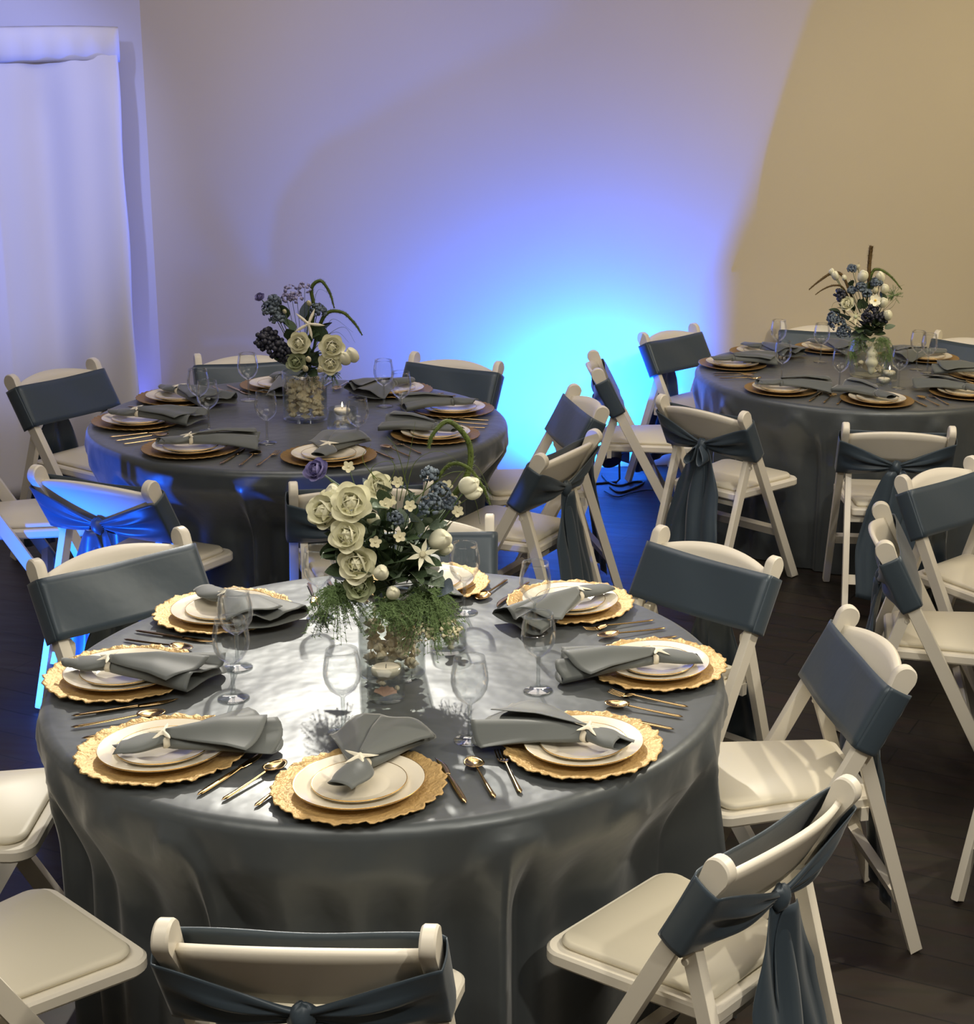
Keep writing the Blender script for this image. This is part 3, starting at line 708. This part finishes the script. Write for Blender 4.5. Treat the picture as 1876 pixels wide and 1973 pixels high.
# ---------------------------------------------------------------- shells, vases, candles
def scallop():
    mb = MB()
    def f(u, v):
        a = (u-.5)*2.3; r = v*(1+.03*cos(a*14)); return Vector((r*sin(a), r*cos(a)-.5, .32*sin(v*pi*.55)*(1-(a/1.6)**2)+.035*cos(a*14)*v))
    sheet(mb, f, 25, 7); return mb.mesh('scallop_shell')
def conch():
    mb = MB()
    def f(u, v):
        a = v*2*pi; t = u*5*pi; w = sin(min(1, u*1.05)*pi)**.7*.42*(1+.18*sin(t*1.3)); return Vector((w*cos(a+t*.1), -.8+1.6*u, w*sin(a+t*.1)))
    sheet(mb, f, 18, 11); return mb.mesh('spiral_shell')
ME_SH = [scallop(), conch()]
for m_ in ME_SH: m_.materials.append(M_SHELL)
def shells(c, z0, rmax, h, n, label, group, size=.02):
    for k in range(n):
        me = ME_SH[k % 2]; s = size*rnd.uniform(.75, 1.15)
        lay = int(k/(n/5.)); a = rnd.uniform(0, 2*pi)
        rr_ = (rmax-s*.9) if rnd.random() < .8 else rnd.uniform(0, rmax*.6)
        z = z0+s*.62+(h-1.4*s)*(k+rnd.random())/n
        o = link('spiral_shell' if k % 2 else 'scallop_shell', me)
        o.matrix_world = T(c[0]+rr_*cos(a), c[1]+rr_*sin(a), z)@RZ(a-pi/2)@RX(rnd.uniform(.9, 1.7) if k % 2 == 0 else rnd.uniform(-.3, .3))@RY(rnd.uniform(-.8, .8))@SC(s)
        tag(o, label, 'shell', group)
def vase(c, R, h, label, bulge=0):
    mb = MB(); n = 14
    prof = [(0, 0), (R*.94, 0)]+[(R*(1+bulge*sin(pi*i/n)) if i else R, .004+h*i/n) for i in range(n+1)]
    th = .003
    inn = [(r-th, max(z, .008)) for r, z in reversed(prof[2:])]+[(0, .008)]
    lathe(mb, prof+inn, 48); o = link('glass_vase', mb.mesh('glass_vase'), M_GLASSV); o.location = (c[0], c[1], ZT+.0003)
    tag(o, label, 'vase', 'glass vases of shells'); return o
V1 = (-.895, 3.435); V2 = (-1.847, 5.872); V3 = (.376, 7.30)
vase(V1, .076, .185, 'tall clear cylinder vase of shells on the front table')
vase(V2, .082, .185, 'clear cylinder vase of pale shells on the rear left table')
vase(V3, .088, .18, 'rounded clear vase of shells on the rear right table', .16)
shells(V1, ZT+.008, .070, .165, 110, 'small tan seashell inside the cylinder vase on the front table', 'shells in the front vase', .023)
shells(V2, ZT+.008, .076, .165, 120, 'small pale seashell inside the vase on the rear left table', 'shells in the rear left vase', .024)
shells(V3, ZT+.008, .082, .09, 20, 'seashell inside the rounded vase on the rear right table', 'shells in the rear right vase', .03)
me_big = conch(); me_big.materials.append(M_WAX)
o = link('tall_white_shell', me_big); o.matrix_world = T(V3[0]+.01, V3[1]-.05, ZT+.09)@RX(pi/2-.1)@SC(.095)@Matrix.Diagonal((.7, 1, .7, 1)); tag(o, 'tall pointed white shell standing inside the rounded vase', 'shell')
def tumbler(c, R, h, label, n=0):
    mb = MB(); lathe(mb, [(0, 0), (R*.9, 0), (R, .006), (R, h), (R-.0025, h), (R-.0025, .010), (0, .008)], 40)
    o = link('candle_glass', mb.mesh('candle_glass'), M_GLASSV); o.location = (c[0], c[1], ZT+.0003); tag(o, label, 'candle holder', 'small glass candle holders'); return o
def candle(c, z, R, label, lit=False):
    mb = MB(); lathe(mb, [(0, 0), (R*.6, 0), (R*.95, .010), (R, .020), (R*.9, .024), (0, .021)], 28); o = link('floating_candle', mb.mesh('floating_candle'), M_WAX); o.location = (c[0], c[1], z)
    mb = MB(); tube(mb, [(0, 0, .02), (.001, 0, .031)], .0008, 5); link('wick', mb.mesh('wick'), M_BLACK, o)
    if lit:
        mb = MB(); lathe(mb, [(0, 0), (.003, .004), (.0035, .008), (.0018, .015), (0, .021)], 10, M=T(.001, 0, .029)); link('flame', mb.mesh('flame'), M_FLAME, o)
    tag(o, label, 'candle')
C1 = (-.872, 3.29)
tumbler(C1, .042, .085, 'clear glass holder in front of the front table vase')
candle(C1, ZT+.052, .033, 'round white candle in the glass before the front vase')
o = link('pink_shell', ME_SH[0].copy()); o.data.materials.clear(); o.data.materials.append(M_PINK); o.matrix_world = T(C1[0], C1[1]-.005, ZT+.014)@RX(.15)@SC(.03); tag(o, 'pink scallop shell under the candle in the front glass holder', 'shell')
for i in range(3):
    o = link('spiral_shell', ME_SH[1]); a = i*2.1+.4; o.matrix_world = T(C1[0]+.024*cos(a), C1[1]+.024*sin(a), ZT+.022+.012*i)@RZ(a)@SC(.013); tag(o, 'small shell under the candle in the front glass holder', 'shell', 'shells under the front candle')
C1b = (-.80, 3.60)
tumbler(C1b, .045, .06, 'low glass holder right of the front vase under the fern')
mbp = MB(); lathe(mbp, [(0, -.6), (.7, -.45), (1, 0), (.7, .45), (0, .6)], 9); ME_PEB = mbp.mesh('pebble', True, M_PALE)
for i in range(22):
    a = rnd.uniform(0, 6.28); r = rnd.uniform(0, .031); o = link('pebble', ME_PEB); o.matrix_world = T(C1b[0]+r*cos(a), C1b[1]+r*sin(a), ZT+.017+.0019*i)@RZ(a)@RX(rnd.uniform(-.5, .5))@SC(.0095)
    tag(o, 'cream pebble in the low glass holder beside the front vase', 'pebble', 'pebbles in the low glass holder')
C2 = (-1.668, 5.742)
tumbler(C2, .056, .082, 'glass bowl of shells and a candle, right of the rear left vase')
shells(C2, ZT+.008, .050, .045, 14, 'small shell in the candle bowl on the rear left table', 'shells in the rear left bowl', .018)
candle(C2, ZT+.058, .03, 'white candle in the shell bowl on the rear left table', True)
C3 = (.47, 7.22); C3b = (.44, 7.10)
tumbler(C3, .04, .05, 'low glass candle holder close to the rear right vase')
candle(C3, ZT+.02, .030, 'lit white candle beside the rear right vase', True)
tumbler(C3b, .036, .035, 'small glass dish in front of the rear right vase')
candle(C3b, ZT+.010, .028, 'white tealight in the small dish before the rear right vase')

# ---------------------------------------------------------------- bouquets
def petal_mesh(w=.95, bend=.55, belly=.28, curl=.10):
    mb = MB()
    def f(u, v):
        x = (2*u-1); ww = w*.62*sin(pi*min(1, v*.62+.16))**.7; X = x*ww
        y = belly*sin(v*pi*.75)+curl*max(0, v-.75)*4*.3-bend*X*X
        return Vector((X, y, v*(1-.20*x*x)))
    sheet(mb, f, 9, 8); return mb.mesh('petal')
ME_PET = petal_mesh(); 
def petmesh(base, m):
    me = base.copy(); me.materials.clear(); me.materials.append(m); return me
def roseM(n_r, inner=True):
    """petal matrices: (ring tilt, radius, scale)"""
    out = []
    for q, (n, tilt, r, s) in enumerate(n_r):
        for k in range(n):
            a = 2*pi*k/n+q*.7
            out.append(RZ(a)@T(0, r, .03*(3-q))@RX(-tilt)@SC(s))
    return out
ROSE = [(3, -.30, .06, .66), (5, -.02, .14, .70), (6, .38, .20, .72), (6, .85, .22, .74)]
def facing(p, up=.6, side=0):
    d = (Vector((CO.x, CO.y, 0))-Vector((p.x, p.y, 0))).normalized()+Vector((0, 0, up)); d += Vector((side, 0, 0)); return d.normalized().to_track_quat('Z', 'Y').to_matrix().to_4x4()
def add_rose(root, p, r, m, up=.6, side=0, split=True, rings=ROSE, name='rose'):
    M = T(*p)@facing(p, up, side)@RZ(rnd.uniform(0, 6))@T(0, 0, -r*.55)
    mb = MB(); lathe(mb, [(0, -.02), (.16, .06), (.24, .25), (.25, .45), (.16, .62), (0, .68)], 10)
    key = m.name
    core = link(name, mb.mesh(name), m, root, 0, M@SC(r*1.15))
    Ms = roseM(rings)
    if split:
        me = MES.setdefault(key, petmesh(ME_PET, m))
        for Q in Ms:
            j = RZ(rnd.uniform(-.15, .15))@SC(rnd.uniform(.92, 1.08)); link('petal', me, None, core, 0, j@Q)
    else:
        mb = MB()
        for Q in Ms:
            vs = [Q@v.co for v in ME_PET.vertices]; mb.add(vs, [tuple(p_.vertices) for p_ in ME_PET.polygons])
        link('petals', mb.mesh('petals'), m, core)
MES = {}
def add_bud(root, p, r, m, up=.6, side=0, name='flower_bud'):
    M = T(*p)@facing(p, up, side)@RZ(rnd.uniform(0, 6)); mb = MB()
    def f(u, v):
        a = u*2*pi; b = v*pi; R = sin(b)**.8*(1+.11*abs(cos(1.5*a)))*(1.05-.25*v); return Vector((R*cos(a+.9*v)*.82, R*sin(a+.9*v)*.82, -cos(b)*1.25+.12*v*cos(3*a)))
    sheet(mb, f, 20, 15, True); link(name, mb.mesh(name), m, root, 0, M@SC(r))
def add_blossom(root, p, r, m, n=5, up=.5, centre=None, name='blossom', pointed=False):
    M = T(*p)@facing(p, up)@RZ(rnd.uniform(0, 6)); mb = MB()
    for k in range(n):
        a = 2*pi*k/n
        def f(u, v, a=a):
            w = (.40 if not pointed else .22)*sin(pi*min(1, v*.8+.12))**(.7 if not pointed else 1.2)*(1 if not pointed else (1.1-v)); x = (2*u-1)*w
            y = .12+.88*v; z = .25*v*v-.1*x*x+.12*v; return Vector((x*cos(a)-y*sin(a), x*sin(a)+y*cos(a), z))
        sheet(mb, f, 5, 6)
    o = link(name, mb.mesh(name), m, root, 0, M@SC(r))
    mb = MB(); lathe(mb, [(0, 0), (.17, .05), (.2, .2), (.12, .3), (0, .28)], 8); link('flower_centre', mb.mesh('flower_centre'), centre or M_PALE, o)
def leafm():
    mb = MB()
    def f(u, v):
        x = 2*u-1; w = .34*sin(pi*v**.8)**.8; return Vector((x*w, v, .10*abs(x)*w*2-.18*v*v+.05))
    sheet(mb, f, 7, 9); return mb.mesh('leaf')
ME_LEAF = leafm(); LM = {m.name: petmesh(ME_LEAF, m) for m in (M_LEAF, M_LEAF2, M_BLUEG)}
def add_leaf(root, p, d, s, m, roll=0, wide=1):
    q = Vector(d).normalized().to_track_quat('Y', 'Z').to_matrix().to_4x4(); link('leaf', LM[m.name], None, root, 0, T(*p)@q@RY(roll)@Matrix.Diagonal((s*wide, s, s, 1)))
def add_stem(root, a, b, r=.0018, m=None, name='stem', sag=0):
    a, b = Vector(a), Vector(b); mid = (a+b)/2+Vector((0, 0, sag)); mb = MB(); tube(mb, bez([a, mid, b], 8), r, 5); link(name, mb.mesh(name), m or M_STEM, root)
def add_cluster(root, p, r, m, n=60, s=.006, name='blossom_cluster', flat=1):
    mb = MB(); rr = random.Random(n+int(p.x*1000))
    for i in range(n):
        z = rr.uniform(-.5, 1); a = rr.uniform(0, 6.28); q = sqrt(max(0, 1-z*z)); c = p+Vector((q*cos(a), q*sin(a), z*flat))*r*rr.uniform(.8, 1.05); e = s*rr.uniform(.7, 1.2)
        ax = (c-p).normalized(); t = ax.orthogonal().normalized(); b = ax.cross(t)
        vs = [c+ax*e*.5]+[c+(t*cos(k*pi/2+i)+b*sin(k*pi/2+i))*e+ax*e*(.3 if k % 2 else 0) for k in range(4)]+[c-ax*e*.4]
        mb.add(vs, [(0,1,2),(0,2,3),(0,3,4),(0,4,1),(5,2,1),(5,3,2),(5,4,3),(5,1,4)])
    tag(link(name, mb.mesh(name), m, root), kind='stuff')
def add_berries(root, p, r, m, n=26, s=.006, name='berry_cluster'):
    mb = MB(); rr = random.Random(n+int(p.x*777))
    for i in range(n):
        v = Vector((rr.gauss(0, 1), rr.gauss(0, 1), rr.gauss(0, 1))).normalized()*r*rr.uniform(.55, 1); e = s*rr.uniform(.8, 1.2)
        lathe(mb, [(0, -e), (e*.85, -e*.5), (e, 0), (e*.85, e*.5), (0, e)], 6, M=T(*(p+v)))
    tag(link(name, mb.mesh(name), m, root), kind='stuff')
def add_foxtail(root, pts, r, m=None, name='foxtail', n=420, taper=1):
    C = bez(pts, 60); mb = MB(); rad = [r*.85*min(1, (i/59)*5+.25)*(1 if taper == 0 else (1-.72*(i/59)**3)) for i in range(60)]
    tube(mb, C, rad, 7); rr = random.Random(n)
    for i in range(n):
        t = rr.uniform(.03, .99); k = min(58, int(t*59)); c = C[k].lerp(C[k+1], t*59-k); ax = (C[k+1]-C[k]).normalized(); o1 = ax.orthogonal().normalized(); o2 = ax.cross(o1); a = rr.uniform(0, 6.28)
        d = (o1*cos(a)+o2*sin(a)); w = rad[k]*1.9+.0015; sd = ax.cross(d)*.0012
        mb.add([c+sd+d*rad[k]*.8, c-sd+d*rad[k]*.8, c+d*w+ax*r*.7], [(0, 1, 2)])
    link(name, mb.mesh(name), m or M_FOX, root)
def add_blade(root, pts, r=.0012, m=None): 
    mb = MB(); C = bez(pts, 18); tube(mb, C, [r*(1-.7*i/17) for i in range(18)], 4); link('grass_blade', mb.mesh('grass_blade'), m or M_FOX, root)
def add_fern(root, p, r, m, n=500, flat=1, name='asparagus_fern', drop=0, s=.010, seed=1):
    mb = MB(); rr = random.Random(seed)
    for i in range(n//9):
        v = Vector((rr.gauss(0, 1), rr.gauss(0, 1), rr.gauss(0, .8))).normalized(); L = r*rr.uniform(.45, 1.1); pr = p; pv = p-v*r*.1
        segs = []
        for k in range(10):
            c = p+v*L*k/9+Vector((0, 0, -drop*(k/9)**2*L)); segs.append(c)
        tube(mb, segs, .0005, 3, False)
        for k in range(3, 10):
            for j in range(4):
                d = Vector((rr.gauss(0, 1), rr.gauss(0, 1), rr.gauss(0, 1))).normalized(); c = segs[k]; e = s*rr.uniform(.5, 1.1); t = d.orthogonal().normalized()*.0009
                mb.add([c+t, c-t, c+d*e], [(0, 1, 2)])
    tag(link(name, mb.mesh(name), m, root), kind='stuff')
# ---- front bouquet
def bouquet1():
    c = V1; root = empty('flower_arrangement', (0, 0, 0)); tag(root, 'large bouquet of ivory roses and greenery in the front table vase', 'flowers')
    A = lambda x, y, d=0: at(x, y, c, d)
    hub = Vector((c[0], c[1], ZT+.22))
    for x, y, d, r, m, up, sd in ((620, 982, .06, .046, M_PETAL, .5, -.6), (676, 967, .09, .048, M_PETAL, .7, 0), (667, 1030, .11, .042, M_PETAL, .5, -.3), (686, 1086, .11, .046, M_PETAL, .3, -.2),
                                 (692, 1130, .10, .036, M_PETALG, .3, 0), (648, 955, -.03, .036, M_PETAL, .9, 0), (728, 934, .02, .034, M_PETAL, .9, 0)):
        p = A(x, y, d); add_rose(root, p, r, m, up, sd); add_stem(root, hub, p-Vector((0, 0, r*.6)))
    for x, y, d, r, sd in ((734, 1103, .12, .021, 0), (757, 1142, .11, .019, 0), (904, 935, .02, .026, .6), (848, 1040, .07, .030, .4), (640, 948, .0, .02, 0), (719, 1000, .05, .018, 0)):
        p = A(x, y, d); add_bud(root, p, r, M_PETAL, .6, sd); add_stem(root, hub, p)
    p = A(912, 948, .02); add_bud(root, p, .022, M_PETAL, .4, .7)
    p = A(858, 1056, .06); add_bud(root, p, .02, M_PETAL, .4, .4)
    p = A(606, 903, .03); add_rose(root, p, .030, M_PURP, .8, -.7, True, ROSE, 'purple_carnation'); add_stem(root, A(668, 945, .02), p, .002, M_LEAF2)
    for x, y, d in ((671, 900, 0), (742, 972, .08), (861, 936, 0), (882, 986, .02), (790, 975, .06), (770, 1034, .12), (723, 1045, .11), (766, 929, 0), (870, 962, .0), (752, 966, .07), (877, 973, 0)):
        p = A(x, y, d); add_blossom(root, p, .014, M_PALE); add_stem(root, hub, p, .001)
    p = A(814, 1068, .10); add_blossom(root, p, .038, M_PETAL, 6, .3, M_PALE, 'star_lily', True); add_stem(root, hub, p)
    for x, y, d, r in ((828, 915, 0, .020), (846, 950, .02, .024), (830, 975, .05, .026), (868, 972, 0, .018), (760, 1000, .05, .018)):
        p = A(x, y, d); add_cluster(root, p, r, M_BLUEG, 60, .007); add_stem(root, hub, p, .0015)
    rr = random.Random(4)
    for x, y, d, s, m in ((737, 1014, .08, .075, M_LEAF), (795, 1006, .10, .07, M_LEAF2), (779, 1080, .10, .085, M_LEAF), (804, 1112, .10, .08, M_LEAF), (634, 1017, .03, .07, M_LEAF), (645, 1060, .05, .09, M_LEAF),
                          (728, 1064, .08, .07, M_LEAF), (760, 1050, .08, .07, M_LEAF), (700, 1000, .04, .06, M_LEAF2), (820, 1040, .04, .07, M_LEAF2), (812, 1000, .02, .06, M_BLUEG), (785, 960, .0, .055, M_LEAF), (700, 955, 0, .05, M_LEAF2),
                          (835, 1000, .03, .06, M_LEAF), (745, 990, .04, .06, M_LEAF), (660, 1000, .02, .05, M_LEAF), (826, 1085, .08, .075, M_LEAF), (838, 1120, .05, .08, M_LEAF2), (712, 1075, .07, .06, M_LEAF), (770, 1110, .09, .07, M_LEAF), (645, 1100, .05, .06, M_LEAF), (690, 1150, .07, .06, M_LEAF2)):
        p = A(x, y, d)
        for k in range(2):
            dv = (p-hub).normalized()+Vector((rr.uniform(-.7, .7), rr.uniform(-.5, .1), rr.uniform(-.5, .5))); add_leaf(root, p-dv.normalized()*s*.5+Vector((rr.uniform(-.01, .01), .02*k, 0)), dv, s*rr.uniform(.8, 1), m, rr.uniform(-.6, .6), rr.uniform(.8, 1.3))
        add_stem(root, hub, p, .0012)
    for i in range(110):
        x = rr.gauss(750, 48); y = rr.gauss(1050, 45); d = rr.uniform(-.09, .085); p = A(x, y, d); dv = (p-hub).normalized()+Vector((rr.uniform(-.9, .9), rr.uniform(-1, .3), rr.uniform(-.8, .6)))
        add_leaf(root, p, dv, rr.uniform(.04, .062), rr.choice((M_LEAF, M_LEAF, M_LEAF2, M_LEAF2, M_BLUEG)), rr.uniform(-.9, .9), rr.uniform(.8, 1.5))
    for i in range(26):
        a = rr.uniform(0, 6.28); el = rr.uniform(.1, 1.2); dv = Vector((cos(a)*cos(el), sin(a)*cos(el), sin(el))); L = rr.uniform(.05, .13); add_leaf(root, hub+dv*L*.6, dv, rr.uniform(.05, .07), rr.choice((M_LEAF, M_LEAF, M_LEAF2)), rr.uniform(-.8, .8), 1.1)
    add_foxtail(root, [A(800, 1010, .0), A(872, 955, -.02), A(903, 905, -.02), A(902, 850, -.02), A(864, 812, -.01), A(833, 838, .0), A(826, 862, 0)], .0085)
    add_foxtail(root, [A(820, 960, 0), A(862, 898, 0), A(900, 900, .02), A(928, 935, .03), A(944, 972, .03)], .005)
    for pts in (((745, 960), (715, 905), (755, 890), (775, 935)), ((780, 960), (800, 890), (850, 870), (900, 905)), ((770, 965), (790, 870), (800, 812)), ((800, 960), (870, 910), (930, 925), (948, 975)), ((790, 960), (765, 870), (745, 840)),
                ((760, 960), (700, 890), (715, 855)), ((850, 960), (910, 895), (950, 960)), ((730, 960), (760, 905), (742, 868)), ((640, 930), (625, 915), (612, 908)), ((860, 990), (910, 960), (925, 1010))):
        add_blade(root, [A(x, y, .01) for x, y in pts])
    add_fern(root, A(650, 1140, .05), .075, M_MOSS, 1600, drop=.7, seed=1); add_fern(root, A(825, 1150, .07), .085, M_MOSS, 3000, drop=.7, seed=2); add_fern(root, A(750, 1165, .09), .06, M_MOSS, 1100, drop=.5, seed=3)
    add_fern(root, A(850, 1190, .07), .05, M_MOSS, 700, drop=.6, seed=7)
    add_cluster(root, A(855, 1215, .09), .036, M_PALE, 90, .006, 'gypsophila', .8); add_cluster(root, A(820, 1220, .10), .026, M_PALE, 50, .005, 'gypsophila')
    add_fern(root, A(620, 1185, .05), .03, M_LEAF, 260, drop=.8, seed=9)
bouquet1()
def small_bouquet(c, label, roses, buds, specials, leaves, seed):
    root = empty('flower_arrangement', (0, 0, 0)); tag(root, label, 'flowers'); hub = Vector((c[0], c[1], ZT+.19)); rr = random.Random(seed)
    A = lambda x, y, d=0: at(x, y, c, d)
    for x, y, d, r, m, up, sd in roses: p = A(x, y, d); add_rose(root, p, r, m, up, sd, False); add_stem(root, hub, p)
    for x, y, d, r, m in buds: p = A(x, y, d); add_bud(root, p, r, m, .8, rr.uniform(-.4, .4)); add_stem(root, hub, p)
    for x, y, d, s, m in leaves:
        p = A(x, y, d)
        for k in range(2): dv = (p-hub).normalized()+Vector((rr.uniform(-.6, .6), rr.uniform(-.5, .1), rr.uniform(-.5, .5))); add_leaf(root, p-dv.normalized()*s*.5, dv, s, m, rr.uniform(-.6, .6), rr.uniform(.9, 1.4))
        add_stem(root, hub, p, .0012)
    for i in range(30):
        a = rr.uniform(0, 6.28); el = rr.uniform(.0, 1.3); dv = Vector((cos(a)*cos(el), sin(a)*cos(el), sin(el))); L = rr.uniform(.03, .13); add_leaf(root, hub+dv*L*.6, dv, rr.uniform(.05, .075), rr.choice((M_LEAF, M_LEAF, M_LEAF2)), rr.uniform(-.8, .8), 1.1)
    specials(root, A, hub); return root
def sp2(root, A, hub):
    p = A(499, 571, 0); add_rose(root, p, .020, M_PURP, .9, -.5, False, ROSE, 'purple_carnation'); add_stem(root, A(530, 610, 0), p)
    for x, y, d, r in ((508, 655, .03, .036), (532, 668, .04, .040), (520, 645, .02, .03), (545, 680, .04, .035)): add_berries(root, A(x, y, d), r, M_NAVY, 40, .010)
    for x, y, r in ((560, 561, .028), (587, 556, .024), (572, 575, .024), (552, 575, .02)): add_cluster(root, A(x, y, 0), r, M_LILAC, 24, .008); add_stem(root, hub, A(x, y, 0), .001)
    for x, y, r in ((522, 596, .032), (535, 612, .03), (528, 580, .025), (612, 600, .03)): add_cluster(root, A(x, y, .01), r, M_BLUEG, 60, .009); add_stem(root, hub, A(x, y, 0), .0015)
    add_foxtail(root, [A(590, 690, 0), A(604, 600, -.01), A(600, 556, -.01), A(617, 541, 0), A(634, 562, .01), A(644, 594, .02)], .0085)
    add_foxtail(root, [A(600, 690, 0), A(615, 630, 0), A(632, 602, .01), A(660, 602, .02), (A(682, 622, .03)), A(698, 646, .04)], .0085)
    for pts in (((620, 660), (640, 615), (680, 640)), ((610, 660), (660, 630), (684, 660)), ((600, 620), (612, 560), (640, 570)), ((620, 650), (650, 640), (672, 660))): add_blade(root, [A(x, y, .01) for x, y in pts])
    st = link('starfish', star_mesh(.062, 5, .16), M_STAR, root, 0, T(*A(594, 624, .06))@facing(A(594, 624, .06), .15)@RZ(-.1)); add_stem(root, hub, A(594, 624, .05), .001)
    add_fern(root, A(590, 715, .03), .05, M_LEAF, 500, drop=.4, seed=21); add_fern(root, A(640, 720, .03), .04, M_MOSS, 300, drop=.6, seed=22)
small_bouquet(V2, 'bouquet with white starfish and ivory blooms in the rear left vase',
    [(575, 660, .08, .044, M_PETAL, .3, -.3), (640, 668, .08, .050, M_PETAL, .3, .2), (636, 700, .09, .046, M_PETAL, .2, .1), (569, 696, .08, .040, M_PETALG, .3, -.2)],
    [(678, 684, .05, .030, M_PETAL), (664, 690, .06, .028, M_PETAL), (588, 710, .10, .013, M_PALE), (616, 712, .10, .013, M_PALE), (594, 692, .10, .012, M_PALE), (595, 584, .02, .011, M_PALE), (548, 600, .03, .009, M_PALE)], sp2,
    [(545, 600, 0, .07, M_LEAF), (556, 625, .02, .07, M_LEAF), (600, 650, .03, .07, M_LEAF), (610, 680, .06, .06, M_LEAF2), (560, 645, .03, .06, M_LEAF), (625, 630, 0, .07, M_LEAF), (590, 600, -.02, .08, M_BLUEG), (540, 690, .03, .07, M_LEAF), (614, 640, .02, .08, M_LEAF), (580, 675, .05, .06, M_LEAF)], 31)
def sp3(root, A, hub):
    p = A(1686, 579, .06); add_blossom(root, p, .028, M_PETAL, 6, .3, M_YEL, 'narcissus'); add_stem(root, hub, p)
    p = A(1648, 610, .09); add_blossom(root, p, .042, M_PALE, 6, .1, M_PETALG, 'star_lily', True); add_stem(root, hub, p)
    for x, y, d, r in ((1641, 518, 0, .02), (1658, 554, .03, .026), (1670, 566, .04, .022), (1688, 545, .02, .026), (1640, 560, .02, .018), (1613, 625, .03, .042), (1625, 640, .04, .035), (1605, 612, .02, .03)): add_cluster(root, A(x, y, d), r, M_BLUEG, 70, .009); add_stem(root, hub, A(x, y, d), .0015)
    for x, y, d, r in ((1681, 601, .06, .04), (1619, 568, .02, .03), (1700, 612, .04, .026), (1668, 612, .06, .03)): add_berries(root, A(x, y, d), r, M_NAVY, 36, .009)
    add_foxtail(root, [A(1673, 560, 0), A(1674, 515, 0), A(1676, 492, 0), A(1678, 474, 0)], .011, M_BROWN, 'cattail', 300, 0)
    add_foxtail(root, [A(1650, 600, 0), A(1625, 535, 0), A(1604, 526, 0), A(1580, 540, .01), A(1558, 558, .02)], .008, M_BROWN)
    add_foxtail(root, [A(1645, 600, 0), A(1625, 556, 0), A(1607, 550, 0), A(1588, 556, .01), A(1570, 568, .02)], .005, M_BROWN)
    add_foxtail(root, [A(1668, 590, 0), A(1678, 530, 0), A(1692, 519, 0), A(1715, 532, .01), A(1737, 558, .02)], .008, M_FOX)
    for pts in (((1700, 600), (1722, 560), (1742, 548)), ((1700, 600), (1725, 575), (1736, 560)), ((1705, 600), (1720, 590), (1730, 570)), ((1650, 560), (1648, 520), (1655, 505)), ((1625, 580), (1605, 585), (1600, 610))): add_blade(root, [A(x, y, .01) for x, y in pts])
    add_fern(root, A(1722, 570, 0), .05, M_MOSS, 260, seed=41); add_fern(root, A(1655, 655, .04), .055, M_MOSS, 500, drop=.5, seed=42); add_fern(root, A(1700, 655, .04), .06, M_MOSS, 700, drop=.8, seed=43); add_fern(root, A(1708, 680, .03), .045, M_MOSS, 400, drop=1, seed=44); add_fern(root, A(1640, 680, .06), .045, M_MOSS, 260, drop=1, seed=45)
small_bouquet(V3, 'bouquet with cattails, ivory buds and thistles in the rear right vase',
    [(1631, 584, .05, .036, M_PETAL, .5, -.4)],
    [(1609, 531, 0, .022, M_PETAL), (1602, 524, 0, .018, M_PETAL), (1626, 535, 0, .015, M_PETAL), (1662, 532, .03, .030, M_PETAL), (1696, 533, .02, .026, M_PETAL), (1704, 556, .02, .024, M_PETAL), (1701, 583, .04, .026, M_PETAL), (1710, 607, .05, .026, M_PETAL), (1652, 514, 0, .013, M_PALE), (1686, 560, .03, .016, M_PALE)], sp3,
    [(1640, 590, .03, .06, M_LEAF), (1622, 595, .03, .06, M_LEAF), (1660, 585, .04, .06, M_LEAF), (1655, 635, .06, .07, M_LEAF), (1690, 630, .05, .07, M_LEAF), (1672, 640, .06, .06, M_LEAF2), (1608, 600, 0, .06, M_LEAF), (1700, 570, 0, .05, M_LEAF2), (1640, 545, 0, .04, M_LEAF), (1675, 550, 0, .05, M_LEAF2), (1625, 610, .04, .07, M_LEAF2)], 51)
